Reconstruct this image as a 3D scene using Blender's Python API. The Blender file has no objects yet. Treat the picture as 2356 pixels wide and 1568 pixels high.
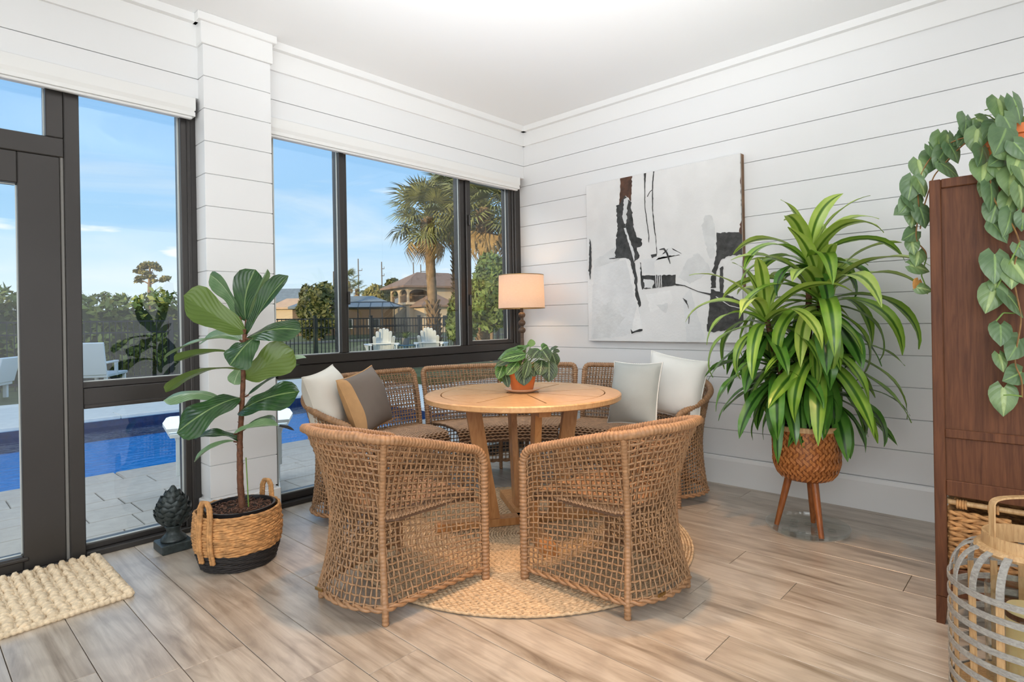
import bpy, bmesh, math, random
import numpy as np
from mathutils import Vector, Matrix
SC = bpy.context.scene
COL = SC.collection
random.seed(11)
RNG = np.random.default_rng(11)
PI = math.pi

# ------------------------------------------------------------------ camera
YAW, ROLL, FPX, CX, CY, EYE = 0.8158, 0.0174, 1342.6, 1178.0, 735.5, 1.15
FW = Vector((math.sin(YAW), math.cos(YAW), 0))
_r0 = Vector((math.cos(YAW), -math.sin(YAW), 0)); _d0 = Vector((0, 0, -1))
RT = math.cos(ROLL) * _r0 + math.sin(ROLL) * _d0
DN = -math.sin(ROLL) * _r0 + math.cos(ROLL) * _d0
cam_d = bpy.data.cameras.new('camera'); cam = bpy.data.objects.new('camera', cam_d); COL.objects.link(cam)
m = Matrix.Identity(4)
for i in range(3):
    m[i][0], m[i][1], m[i][2] = RT[i], -DN[i], -FW[i]
m[2][3] = EYE
cam.matrix_world = m
cam_d.sensor_width = 36; cam_d.lens = FPX / 2356 * 36
cam_d.shift_x = (1178 - CX) / 2356; cam_d.shift_y = (CY - 784) / 2356
cam_d.clip_start = 0.02; cam_d.clip_end = 600
SC.camera = cam
EYEV = Vector((0, 0, EYE))
def ray(px, py): return RT * ((px - CX) / FPX) + DN * ((py - CY) / FPX) + FW
def at(px, py, D): return EYEV + ray(px, py) * D                     # pixel of the survey photo at depth D
def at_z(px, py, z=0.0): r = ray(px, py); return EYEV + r * ((z - EYE) / r.z)
def at_y(px, py, y): r = ray(px, py); return EYEV + r * (y / r.y)
def at_x(px, py, x): r = ray(px, py); return EYEV + r * (x / r.x)
def depth(p): return FW.dot(Vector(p) - EYEV)

# ------------------------------------------------------------------ world, sun, lights, exposure
SC.view_settings.view_transform = 'Standard'; SC.view_settings.look = 'None'
SC.view_settings.exposure = 0.06; SC.view_settings.gamma = 1.0; SC.view_settings.use_curve_mapping = False
W = bpy.data.worlds.new('sky'); SC.world = W; W.use_nodes = True
def world_nodes():
    nt = W.node_tree; nt.nodes.clear(); N = nt.nodes.new; L = nt.links.new
    tc = N('ShaderNodeTexCoord'); sep = N('ShaderNodeSeparateXYZ'); L(tc.outputs['Generated'], sep.inputs[0])
    ramp = N('ShaderNodeValToRGB'); L(sep.outputs['Z'], ramp.inputs[0])
    e = ramp.color_ramp.elements
    e[0].position = 0.0; e[0].color = (0.80, 0.88, 0.95, 1)
    e[1].position = 1.0; e[1].color = (0.27, 0.48, 0.84, 1)
    for p, c in ((0.05, (0.72, 0.86, 0.98)), (0.13, (0.42, 0.69, 0.97)), (0.30, (0.31, 0.57, 0.93)), (0.55, (0.26, 0.50, 0.88))):
        k = e.new(p); k.color = (*c, 1)
    # wispy high cloud and a few low puffs, over the whole dome
    mp = N('ShaderNodeMapping'); mp.inputs['Scale'].default_value = (1.2, 2.6, 9.0); mp.inputs['Rotation'].default_value = (0.25, 0.1, 0.6)
    L(tc.outputs['Generated'], mp.inputs[0])
    nz = N('ShaderNodeTexNoise'); nz.inputs['Scale'].default_value = 1.6; nz.inputs['Detail'].default_value = 6; nz.inputs['Roughness'].default_value = 0.55
    nz.inputs['Distortion'].default_value = 0.6
    L(mp.outputs[0], nz.inputs['Vector'])
    cr = N('ShaderNodeValToRGB'); cr.color_ramp.elements[0].position = 0.44; cr.color_ramp.elements[1].position = 0.78
    cr.color_ramp.elements[1].color = (0.62, 0.62, 0.62, 1)
    L(nz.outputs[0], cr.inputs[0])
    mp2 = N('ShaderNodeMapping'); mp2.inputs['Scale'].default_value = (5.0, 5.0, 22.0); mp2.inputs['Location'].default_value = (2.2, 0.3, 1.4)
    L(tc.outputs['Generated'], mp2.inputs[0])
    nz2 = N('ShaderNodeTexNoise'); nz2.inputs['Scale'].default_value = 1.3; nz2.inputs['Detail'].default_value = 4
    L(mp2.outputs[0], nz2.inputs['Vector'])
    cr2 = N('ShaderNodeValToRGB'); cr2.color_ramp.elements[0].position = 0.63; cr2.color_ramp.elements[1].position = 0.72
    L(nz2.outputs[0], cr2.inputs[0])
    low = N('ShaderNodeMapRange'); low.inputs['From Min'].default_value = 0.30; low.inputs['From Max'].default_value = 0.10
    L(sep.outputs['Z'], low.inputs['Value'])
    mu = N('ShaderNodeMath'); mu.operation = 'MULTIPLY'; L(cr2.outputs[0], mu.inputs[0]); L(low.outputs[0], mu.inputs[1])
    ad = N('ShaderNodeMath'); ad.operation = 'MAXIMUM'; L(cr.outputs[0], ad.inputs[0]); L(mu.outputs[0], ad.inputs[1])
    mx = N('ShaderNodeMixRGB'); L(ad.outputs[0], mx.inputs[0]); L(ramp.outputs[0], mx.inputs[1]); mx.inputs[2].default_value = (0.93, 0.95, 0.97, 1)
    gr = N('ShaderNodeMapRange'); gr.inputs['From Min'].default_value = -0.02; gr.inputs['From Max'].default_value = 0.0
    L(sep.outputs['Z'], gr.inputs['Value'])
    mg = N('ShaderNodeMixRGB'); L(gr.outputs[0], mg.inputs[0]); mg.inputs[1].default_value = (0.20, 0.22, 0.16, 1); L(mx.outputs[0], mg.inputs[2])
    # aureole round the low sun, out of frame on the left
    vm = N('ShaderNodeVectorMath'); vm.operation = 'DOT_PRODUCT'; L(tc.outputs['Generated'], vm.inputs[0]); vm.inputs[1].default_value = (-0.968, -0.145, 0.206)
    pw = N('ShaderNodeMath'); pw.operation = 'POWER'; mxx = N('ShaderNodeMath'); mxx.operation = 'MAXIMUM'; L(vm.outputs['Value'], mxx.inputs[0]); mxx.inputs[1].default_value = 0.0
    L(mxx.outputs[0], pw.inputs[0]); pw.inputs[1].default_value = 5.0
    au = N('ShaderNodeMixRGB'); au.blend_type = 'ADD'; L(pw.outputs[0], au.inputs[0]); L(mg.outputs[0], au.inputs[1]); au.inputs[2].default_value = (1.5, 1.1, 0.65, 1); mg = au
    bg = N('ShaderNodeBackground'); bg.inputs['Strength'].default_value = 1.08; L(mg.outputs[0], bg.inputs['Color'])
    out = N('ShaderNodeOutputWorld'); L(bg.outputs[0], out.inputs[0])
world_nodes()
def light(name, kind, loc, energy, color, aim=None, size=(1, 1), **kw):
    d = bpy.data.lights.new(name, kind); d.energy = energy; d.color = color
    if kind == 'AREA': d.shape = 'RECTANGLE'; d.size, d.size_y = size
    for k, v in kw.items(): setattr(d, k, v)
    o = bpy.data.objects.new(name, d); COL.objects.link(o); o.location = loc
    if aim is not None: o.rotation_euler = (Vector(aim) - Vector(loc)).to_track_quat('-Z', 'Y').to_euler()
    return o
light('sun', 'SUN', (-30, -4, 9), 3.6, (1.0, 0.74, 0.42), aim=(0, 0.5, 2.6), angle=0.012)
# unseen fill panels added along the back and left walls to brighten the room
light('rear_fill', 'AREA', (0.7, -2.5, 1.35), 38, (0.92, 0.965, 1.0), aim=(0.7, 3.0, 1.35), size=(6.4, 2.4))
light('side_fill', 'AREA', (-2.5, 0.5, 1.35), 54, (0.92, 0.965, 1.0), aim=(3.0, 0.5, 1.35), size=(5.8, 2.4))
light('overhead_fill', 'AREA', (-0.9, -0.7, 2.82), 135, (0.93, 0.97, 1.0), aim=(0.3, 0.4, 0), size=(2.8, 3.0))  # overhead fill added behind the camera to lift the floor
light('ceiling_fill', 'SPOT', (0.95, 0.75, 0.95), 345, (0.95, 0.975, 1.0), aim=(1.8, 1.45, 2.87), spot_size=1.65, spot_blend=1.0, shadow_soft_size=0.10)  # upward spot added in mid-room to brighten the ceiling
# fill panel added above the eave to brighten the pavers and left floor
light('patio_fill', 'AREA', (1.4, 4.5, 3.1), 120, (0.96, 0.98, 1.0), aim=(1.4, 3.9, 0), size=(6.0, 1.2))
# warm recessed ceiling lights over the near side of the table
for lx, ly, en in ((1.40, 1.60, 115), (2.15, 1.10, 115)):
    light('ceiling_spot', 'SPOT', (lx, ly, 2.84), en, (1.0, 0.56, 0.23), aim=(lx + 0.25, ly + 0.2, 0), spot_size=0.95, spot_blend=0.7, shadow_soft_size=0.05)

# ------------------------------------------------------------------ object helpers
OFF = {}
def tag(o, label=None, cat=None, group=None, kind=None):
    if label: o['label'] = label
    if cat: o['category'] = cat
    if group: o['group'] = group
    if kind: o['kind'] = kind
    return o
def thing(name, label, cat, loc=(0, 0, 0), group=None, kind=None, rotz=0.0):
    o = bpy.data.objects.new(name, None); o.empty_display_size = 0.1
    COL.objects.link(o); o.location = loc; o.rotation_euler = (0, 0, rotz); OFF[o.name] = Vector(loc)
    return tag(o, label, cat, group, kind)
def struct(name, loc=(0, 0, 0), label=None): return thing(name, label, None, loc, kind='structure')
def copy_tree(o, parent=None):
    c = o.copy(); COL.objects.link(c)
    if parent: c.parent = parent
    for ch in list(o.children): copy_tree(ch, c)
    return c

class MB:
    def __init__(s): s.v = []; s.f = []; s.uv = []; s.n = 0
    def add(s, v, f, uv=None):
        b = s.n; v = np.asarray(v, float).reshape(-1, 3)
        s.v.append(v); s.n += len(v)
        s.f.extend([tuple(b + i for i in q) for q in f])
        s.uv.append(np.zeros((len(v), 2)) if uv is None else np.asarray(uv, float))
        return s
    def box(s, lo, hi, taper=None):
        x0, y0, z0 = lo; x1, y1, z1 = hi
        v = [(x0, y0, z0), (x1, y0, z0), (x1, y1, z0), (x0, y1, z0), (x0, y0, z1), (x1, y0, z1), (x1, y1, z1), (x0, y1, z1)]
        return s.add(v, [(3, 2, 1, 0), (4, 5, 6, 7), (0, 1, 5, 4), (1, 2, 6, 5), (2, 3, 7, 6), (3, 0, 4, 7)])
    def bbox(s, lo, hi, b=0.004):
        """box with chamfered edges"""
        lo = np.array(lo, float); hi = np.array(hi, float); b = min(b, *(0.45 * (hi - lo)))
        v = []; idx = {}
        for sx in (0, 1):
            for sy in (0, 1):
                for sz in (0, 1):
                    for ax in range(3):
                        p = [hi[k] if sg else lo[k] for k, sg in enumerate((sx, sy, sz))]
                        for k, sg in enumerate((sx, sy, sz)):
                            if k != ax: p[k] += -b if sg else b
                        idx[(sx, sy, sz, ax)] = len(v); v.append(p)
        f = []
        for ax in range(3):
            o = [k for k in range(3) if k != ax]
            for sg in (0, 1):
                q = []
                for a, c in ((0, 0), (1, 0), (1, 1), (0, 1)):
                    t = [0, 0, 0]; t[ax] = sg; t[o[0]] = a; t[o[1]] = c; q.append(idx[(*t, ax)])
                f.append(q if (sg == 1) == (ax != 1) else q[::-1])
        for ax in range(3):
            o = [k for k in range(3) if k != ax]
            for a in (0, 1):
                for c in (0, 1):
                    t0 = [0, 0, 0]; t0[o[0]] = a; t0[o[1]] = c; t1 = list(t0); t1[ax] = 1
                    f.append([idx[(*t0, o[0])], idx[(*t0, o[1])], idx[(*t1, o[1])], idx[(*t1, o[0])]])
        for sx in (0, 1):
            for sy in (0, 1):
                for sz in (0, 1): f.append([idx[(sx, sy, sz, k)] for k in range(3)])
        return s.add(v, f)
    def bar(s, p, q, w, h, up=(0, 0, 1), w2=None, h2=None):
        """rectangular bar from p to q: width w across, h along up"""
        p = Vector(p); q = Vector(q); d = (q - p).normalized(); up = Vector(up)
        sd = d.cross(up).normalized(); u = sd.cross(d).normalized()
        w2 = w if w2 is None else w2; h2 = h if h2 is None else h2; v = []
        for c, ww, hh in ((p, w, h), (q, w2, h2)):
            for a, b in ((-1, -1), (1, -1), (1, 1), (-1, 1)): v.append(c + sd * a * ww / 2 + u * b * hh / 2)
        return s.add([tuple(x) for x in v], [(3, 2, 1, 0), (4, 5, 6, 7), (0, 1, 5, 4), (1, 2, 6, 5), (2, 3, 7, 6), (3, 0, 4, 7)])
    def tube(s, path, r, sides=6, closed=False, caps=True, flat=None):
        P = np.asarray(path, float); n = len(P)
        R = np.full(n, r) if np.isscalar(r) else np.asarray(r, float)
        if closed: T = np.roll(P, -1, 0) - np.roll(P, 1, 0)
        else: T = np.gradient(P, axis=0)
        T /= np.maximum(np.linalg.norm(T, axis=1, keepdims=True), 1e-9)
        a = np.array([0, 0, 1.0]) if abs(T[0][2]) < 0.9 else np.array([1.0, 0, 0])
        Nn = np.empty_like(P); x = a - T[0] * (a @ T[0]); Nn[0] = x / np.linalg.norm(x)
        for i in range(1, n):
            x = Nn[i - 1] - T[i] * (Nn[i - 1] @ T[i]); l = np.linalg.norm(x)
            Nn[i] = x / l if l > 1e-6 else Nn[i - 1]
        B = np.cross(T, Nn); an = np.arange(sides) * 2 * PI / sides
        f1, f2 = (1, 1) if flat is None else flat
        V = P[:, None] + R[:, None, None] * (f1 * np.cos(an)[None, :, None] * Nn[:, None] + f2 * np.sin(an)[None, :, None] * B[:, None])
        F = []
        for i in range(n if closed else n - 1):
            j = (i + 1) % n
            for k in range(sides):
                l = (k + 1) % sides
                F.append((i * sides + k, i * sides + l, j * sides + l, j * sides + k))
        if caps and not closed:
            F.append(tuple(range(sides))[::-1]); F.append(tuple((n - 1) * sides + k for k in range(sides)))
        return s.add(V.reshape(-1, 3), F)
    def lathe(s, prof, c=(0, 0, 0), n=32, a0=0, rfun=None, close=True):
        an = a0 + np.arange(n) * 2 * PI / n; v = []
        for i, (r, z) in enumerate(prof):
            for a in an:
                rr = r * (rfun(a, z) if rfun else 1)
                v.append((c[0] + rr * math.cos(a), c[1] + rr * math.sin(a), c[2] + z))
        f = []
        for i in range(len(prof) - 1):
            for k in range(n):
                l = (k + 1) % n; f.append((i * n + k, i * n + l, (i + 1) * n + l, (i + 1) * n + k))
        if close:
            if prof[0][0] > 1e-5: f.append(tuple(range(n))[::-1])
            if prof[-1][0] > 1e-5: f.append(tuple((len(prof) - 1) * n + k for k in range(n)))
        return s.add(v, f)
    def grid(s, P, uv=None, closed_u=False):
        """P array (m, n, 3)"""
        P = np.asarray(P, float); mm, nn = P.shape[:2]; f = []
        for i in range(mm - 1):
            for k in range(nn if closed_u else nn - 1):
                l = (k + 1) % nn; f.append((i * nn + k, i * nn + l, (i + 1) * nn + l, (i + 1) * nn + k))
        return s.add(P.reshape(-1, 3), f, None if uv is None else np.asarray(uv).reshape(-1, 2))
    def prism(s, poly, axis, lo, hi):
        """poly: 2D points on the two other axes (in x,y,z order); extruded along axis"""
        n = len(poly); v = []
        o = [k for k in range(3) if k != axis]
        for t in (lo, hi):
            for a, b in poly:
                p = [0, 0, 0]; p[o[0]] = a; p[o[1]] = b; p[axis] = t; v.append(p)
        f = [tuple(range(n))[::-1], tuple(range(n, 2 * n))] + [(i, (i + 1) % n, n + (i + 1) % n, n + i) for i in range(n)]
        return s.add(v, f)
    def mesh(s, name, mat, smooth=True, off=None):
        V = np.concatenate(s.v) if s.v else np.zeros((0, 3))
        if off is not None: V = V - np.array(off)
        me = bpy.data.meshes.new(name); me.from_pydata(V.tolist(), [], s.f)
        UV = np.concatenate(s.uv)
        if UV.any():
            ul = me.uv_layers.new(name='uv'); li = np.empty(len(me.loops), int); me.loops.foreach_get('vertex_index', li)
            ul.data.foreach_set('uv', UV[li].ravel())
        if smooth:
            me.polygons.foreach_set('use_smooth', [True] * len(me.polygons))
            if smooth != 'all':
                try: me.set_sharp_from_angle(angle=0.75)
                except Exception: pass
        if mat: me.materials.append(mat)
        return me
    def build(s, name, mat, parent=None, smooth=True, label=None, cat=None, group=None, kind=None):
        off = OFF.get(parent.name, Vector((0, 0, 0))) if parent else None
        me = s.mesh(name, mat, smooth, off)
        o = bpy.data.objects.new(name, me); COL.objects.link(o)
        if parent: o.parent = parent; OFF[o.name] = off
        else: OFF[o.name] = Vector((0, 0, 0))
        return tag(o, label, cat, group, kind)
def put(name, me, parent=None, loc=(0, 0, 0), rot=None, mtx=None):
    o = bpy.data.objects.new(name, me); COL.objects.link(o)
    off = OFF.get(parent.name, Vector((0, 0, 0))) if parent else Vector((0, 0, 0))
    if parent: o.parent = parent
    if mtx is not None: mm = mtx.copy(); mm.translation = mm.translation - off; o.matrix_local = mm
    else:
        o.location = Vector(loc) - off
        if rot is not None: o.rotation_euler = rot
    OFF[o.name] = off
    return o

# ------------------------------------------------------------------ materials
def srgb(r, g, b): return tuple(((c / 255) / 12.92 if c <= 10 else ((c / 255 + 0.055) / 1.055) ** 2.4) for c in (r, g, b))
class NT:
    def __init__(s, name):
        s.m = bpy.data.materials.new(name); s.m.use_nodes = True; s.t = s.m.node_tree; s.t.nodes.clear()
        s.out = s.n('ShaderNodeOutputMaterial'); s.p = s.n('ShaderNodeBsdfPrincipled'); s.l(s.p.outputs[0], s.out.inputs[0])
    def n(s, k, **kw):
        x = s.t.nodes.new(k)
        for a, b in kw.items(): setattr(x, a, b)
        return x
    def l(s, a, b): s.t.links.new(a, b)
    def math(s, op, a, b=None, c=None):
        x = s.n('ShaderNodeMath', operation=op)
        for i, v in enumerate((a, b, c)):
            if v is None: continue
            if hasattr(v, 'links'): s.l(v, x.inputs[i])
            else: x.inputs[i].default_value = v
        return x.outputs[0]
    def mix(s, fac, a, b, mode='MIX'):
        x = s.n('ShaderNodeMixRGB', blend_type=mode)
        for i, v in enumerate((fac, a, b)):
            if hasattr(v, 'links'): s.l(v, x.inputs[i])
            elif i == 0: x.inputs[0].default_value = v
            else: x.inputs[i].default_value = (*v[:3], 1)
        return x.outputs[0]
    def ramp(s, fac, *st):
        x = s.n('ShaderNodeValToRGB'); s.l(fac, x.inputs[0]); e = x.color_ramp.elements
        while len(e) < len(st): e.new(0.5)
        for k, (p, c) in zip(e, st): k.position = p; k.color = (*c, 1) if len(c) == 3 else c
        return x.outputs[0]
    def coord(s, scale=(1, 1, 1), kind='Object', rnd=False, rot=(0, 0, 0)):
        tc = s.n('ShaderNodeTexCoord'); src = tc.outputs[kind]
        if rnd:
            oi = s.n('ShaderNodeObjectInfo'); k = s.n('ShaderNodeVectorMath', operation='SCALE'); k.inputs[0].default_value = (37, 53, 71); s.l(oi.outputs['Random'], k.inputs['Scale'])
            ad = s.n('ShaderNodeVectorMath', operation='ADD'); s.l(src, ad.inputs[0]); s.l(k.outputs[0], ad.inputs[1]); src = ad.outputs[0]
        mp = s.n('ShaderNodeMapping'); mp.inputs['Scale'].default_value = scale; mp.inputs['Rotation'].default_value = rot; s.l(src, mp.inputs[0])
        return mp.outputs[0]
    def noise(s, vec, scale=5, detail=4, rough=0.5, dist=0.0):
        x = s.n('ShaderNodeTexNoise'); s.l(vec, x.inputs['Vector'])
        for k, v in (('Scale', scale), ('Detail', detail), ('Roughness', rough), ('Distortion', dist)): x.inputs[k].default_value = v
        return x.outputs[0]
    def bump(s, h, strength=0.3, dist=0.01):
        x = s.n('ShaderNodeBump'); x.inputs['Strength'].default_value = strength; x.inputs['Distance'].default_value = dist
        s.l(h, x.inputs['Height']); s.l(x.outputs[0], s.p.inputs['Normal'])
    def set(s, color=None, rough=None, **kw):
        if color is not None:
            if hasattr(color, 'links'): s.l(color, s.p.inputs['Base Color'])
            else: s.p.inputs['Base Color'].default_value = (*color[:3], 1)
        if rough is not None:
            if hasattr(rough, 'links'): s.l(rough, s.p.inputs['Roughness'])
            else: s.p.inputs['Roughness'].default_value = rough
        for k, v in kw.items():
            k = k.replace('_', ' '); s.p.inputs[k].default_value = v
        return s.m
def plain(name, col, rough=0.6, var=0.0, scale=20, bump=0.0, bs=60, stretch=(1, 1, 1), rnd=False, **kw):
    t = NT(name)
    if var or bump:
        v = t.coord(stretch, rnd=rnd)
        if var:
            nz = t.noise(v, scale, 5)
            lo = tuple(c * (1 - var) for c in col); hi = tuple(min(1, c * (1 + var)) for c in col)
            col = t.ramp(nz, (0.3, lo), (0.7, hi))
        if bump: t.bump(t.noise(v, bs, 3), bump, 0.004)
    return t.set(col, rough, **kw)
def glass(name, tint=(1, 1, 1), ior=1.45, rough=0.0, gl=(1, 1, 1)):
    t = NT(name); t.t.nodes.remove(t.p)
    lw = t.n('ShaderNodeLayerWeight'); lw.inputs['Blend'].default_value = 0.5; f0 = ((ior - 1) / (ior + 1)) ** 2   # Schlick
    fr = t.math('ADD', t.math('MULTIPLY', t.math('POWER', lw.outputs['Facing'], 5.0), 1 - f0), f0)
    a = t.n('ShaderNodeBsdfTransparent'); a.inputs[0].default_value = (*tint, 1)
    b = t.n('ShaderNodeBsdfGlossy'); b.inputs['Color'].default_value = (*gl, 1); b.inputs['Roughness'].default_value = rough
    x = t.n('ShaderNodeMixShader'); t.l(fr, x.inputs[0]); t.l(a.outputs[0], x.inputs[1]); t.l(b.outputs[0], x.inputs[2]); t.l(x.outputs[0], t.out.inputs[0])
    return t.m
M = {}
M['wall'] = plain('painted_shiplap', (0.825, 0.83, 0.83), 0.45, bump=0.05, bs=30)
M['ceil'] = plain('ceiling_paint', (0.895, 0.90, 0.90), 0.7)
M['trim'] = plain('trim_paint', (0.85, 0.85, 0.84), 0.35)
M['bronze'] = plain('bronze_aluminium', srgb(62, 59, 57), 0.32, var=0.05, scale=3, Metallic=0.35)
M['gasket'] = plain('glazing_bead', (0.62, 0.66, 0.64), 0.4)
M['dark'] = plain('dark_gap', (0.02, 0.02, 0.02), 0.8)
M['glass'] = glass('window_glass', (0.96, 0.98, 0.97))
M['strip'] = plain('weather_strip', (0.20, 0.19, 0.175), 0.5)
M['clear'] = glass('clear_plastic', (0.93, 0.95, 0.95), 1.5, 0.05)
M['blind'] = plain('blind_fabric', (0.84, 0.84, 0.82), 0.6)
def wood_floor():
    t = NT('floor_planks'); v = t.coord((9, 0.9, 9), rnd=True)
    g = t.noise(v, 1.6, 8, 0.62, 0.9)
    fine = t.noise(t.coord((95, 3.2, 95), rnd=True), 1.0, 5, 0.6)
    oi = t.n('ShaderNodeObjectInfo')
    c = t.ramp(g, (0.27, srgb(112, 98, 84)), (0.40, srgb(164, 149, 132)), (0.55, srgb(196, 183, 167)), (0.75, srgb(212, 201, 187)))
    c = t.mix(t.ramp(fine, (0.45, (0, 0, 0)), (0.75, (0.30, 0.30, 0.30))), c, srgb(122, 108, 94))
    c = t.mix(t.math('MULTIPLY', oi.outputs['Random'], 0.30), c, srgb(150, 136, 120))
    wv = t.n('ShaderNodeTexWave', wave_type='RINGS'); wv.inputs['Scale'].default_value = 2.2; wv.inputs['Distortion'].default_value = 5; wv.inputs['Detail'].default_value = 2
    t.l(t.coord((6.5, 1.0, 1), rnd=True), wv.inputs['Vector'])
    c = t.mix(t.ramp(wv.outputs['Fac'], (0.62, (0, 0, 0)), (0.95, (0.16, 0.16, 0.16))), c, srgb(105, 88, 74))
    t.bump(fine, 0.10, 0.002)
    return t.set(c, 0.30, Specular_IOR_Level=1.0)
M['floor'] = wood_floor()
def wood(name, c0, c1, stretch, rough=0.4, scale=3.0, rnd=True, spec=0.5):
    t = NT(name); v = t.coord(stretch, rnd=rnd)
    g = t.noise(v, scale, 7, 0.6, 0.5)
    t.bump(g, 0.06, 0.003)
    return t.set(t.ramp(g, (0.3, c0), (0.7, c1)), rough, Specular_IOR_Level=spec)
M['teak'] = wood('teak', srgb(168, 112, 62), srgb(205, 152, 98), (18, 18, 3), 0.38)
M['teak_top'] = wood('teak_top', srgb(186, 140, 92), srgb(214, 172, 124), (24, 5, 10), 0.33)
M['walnut'] = wood('dark_oak', srgb(78, 46, 30), srgb(114, 72, 47), (34, 34, 2.2), 0.45, 2.2, spec=0.25)
M['lamp_wood'] = wood('turned_wood', srgb(74, 58, 46), srgb(112, 88, 68), (10, 10, 40), 0.5)
M['stool_wood'] = wood('planter_leg', srgb(120, 66, 30), srgb(168, 100, 52), (30, 30, 4), 0.35)
M['bamboo'] = wood('bamboo_strip', srgb(176, 134, 88), srgb(214, 178, 130), (40, 40, 5), 0.45)
M['hoop'] = wood('weathered_strip', srgb(132, 128, 122), srgb(178, 174, 166), (25, 25, 60), 0.5)
M['wick'] = plain('synthetic_rattan', srgb(156, 121, 88), 0.42, var=0.26, scale=26)
M['wick_wrap'] = plain('rattan_wrap', srgb(160, 121, 86), 0.45, var=0.24, scale=45)
M['wick_seat'] = plain('rattan_seat', srgb(160, 124, 92), 0.5, var=0.26, scale=30)
M['wick_dark'] = plain('dark_backing', srgb(92, 66, 46), 0.7)
M['jute'] = plain('jute', srgb(206, 178, 142), 0.85, var=0.26, scale=70, bump=0.5, bs=260)
M['jute_rug'] = plain('jute_rug', srgb(200, 172, 138), 0.9, var=0.30, scale=55, bump=0.5, bs=240)
M['jute_mat'] = plain('jute_mat', srgb(222, 200, 168), 0.9, var=0.22, scale=60, bump=0.6, bs=200)
M['seagrass'] = plain('seagrass', srgb(190, 140, 88), 0.75, var=0.36, scale=34, bump=0.4, bs=140)
M['sea_black'] = plain('black_seagrass', srgb(38, 34, 33), 0.7, var=0.3, scale=40, bump=0.4, bs=140)
M['pot_black'] = plain('nursery_pot', srgb(34, 33, 35), 0.3)
M['bark'] = plain('bark_mulch', srgb(92, 62, 46), 0.85, var=0.6, scale=60, rnd=True)
M['soil'] = plain('potting_soil', srgb(56, 42, 33), 0.9, var=0.4, scale=80, bump=0.7)
M['terra'] = plain('terracotta', srgb(212, 116, 58), 0.62, var=0.12, scale=9, bump=0.1, bs=90)
M['saucer'] = plain('glazed_saucer', srgb(222, 186, 158), 0.4, var=0.06, scale=12)
M['stem'] = plain('woody_stem', srgb(104, 66, 44), 0.7, var=0.4, scale=60, bump=0.7, bs=120)
M['green_stem'] = plain('green_stem', srgb(110, 140, 62), 0.5, var=0.2, scale=30)
M['red_stem'] = plain('red_vine', srgb(134, 98, 54), 0.5, var=0.3, scale=40)
M['iron'] = plain('verdigris_iron', srgb(54, 62, 62), 0.42, var=0.35, scale=50, bump=0.4, bs=120, Metallic=0.3)
M['linen_w'] = plain('cream_linen', srgb(226, 220, 208), 0.85, var=0.03, scale=6, bump=0.25, bs=420)
M['linen_w2'] = plain('white_linen', srgb(232, 230, 224), 0.85, var=0.03, scale=6, bump=0.25, bs=420)
M['linen_b'] = plain('taupe_linen', srgb(120, 108, 98), 0.9, var=0.06, scale=8, bump=0.3, bs=420)
M['linen_g'] = plain('grey_linen', srgb(172, 176, 172), 0.9, var=0.05, scale=8, bump=0.3, bs=420)
M['band_tan'] = plain('tan_band', srgb(196, 152, 104), 0.85, var=0.08, scale=20, bump=0.3, bs=420)
M['wax'] = plain('candle_wax', srgb(232, 206, 150), 0.5, Subsurface_Weight=0.3)
M['brass'] = plain('brass', srgb(150, 120, 70), 0.35, Metallic=0.9)
M['canvas'] = plain('canvas_white', (0.80, 0.80, 0.79), 0.7, var=0.05, scale=5, bump=0.3, bs=70)
M['canvas_side'] = plain('canvas_edge', srgb(116, 86, 60), 0.7, var=0.4, scale=10)
M['paint_grey'] = plain('paint_pale_grey', (0.745, 0.755, 0.755), 0.5, var=0.06, scale=9, bump=0.5, bs=40)
M['paint_mid'] = plain('paint_grey', (0.70, 0.71, 0.705), 0.5, var=0.08, scale=12, bump=0.5, bs=40)
M['paint_white'] = plain('paint_white', (0.84, 0.84, 0.83), 0.4, var=0.05, scale=9, bump=0.5, bs=50)
M['paint_black'] = plain('paint_black', (0.045, 0.045, 0.043), 0.4, var=0.6, scale=26, bump=0.7, bs=60)
M['paint_brown'] = plain('paint_umber', srgb(82, 54, 38), 0.45, var=0.5, scale=24, bump=0.7, bs=60)
# ================================================================== THE ROOM
XW, YH, YC, YG, CEIL, Z0, DZ = 3.923, 3.513, 3.431, 3.605, 2.87, 2.530, 0.18
XL, YB = -2.6, -2.6                                     # the room goes on behind the camera
LV = [Z0 + DZ * k for k in (2, 1)] + [Z0 - DZ * k for k in range(14)]
fl = struct('floor')
b = MB(); b.box((XL, YB, -0.06), (XW + 0.1, 3.74, -0.013)); b.build('subfloor', M['dark'], fl)
col0 = 0.455 - 0.2 * 16; joints = {2: 3.30, 11: 1.138, 12: 0.491, 13: 0.381}
for k in range(34):
    x0 = col0 + 0.2 * k; x1 = x0 + 0.2
    if x1 < XL or x0 > XW: continue
    kk = k - 16
    y = joints.get(kk, random.uniform(-0.7, 0.7)); L = 1.5
    while y > YB: y -= L
    while y < 3.66:
        a, c = max(y, YB), min(y + L, 3.66)
        if c - a > 0.03 and c > -1.0:
            b = MB(); b.bbox((max(x0, XL) + 0.0012, a + 0.001, -0.013), (min(x1, XW) - 0.0012, c - 0.001, 0), 0.0012)
            b.build('plank', M['floor'], fl, smooth=False)
        y += L
b = MB(); b.box((XL, YB, -0.013), (XW, -1.0, -0.002)); b.build('plank_field', M['floor'], fl, smooth=False)
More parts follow.
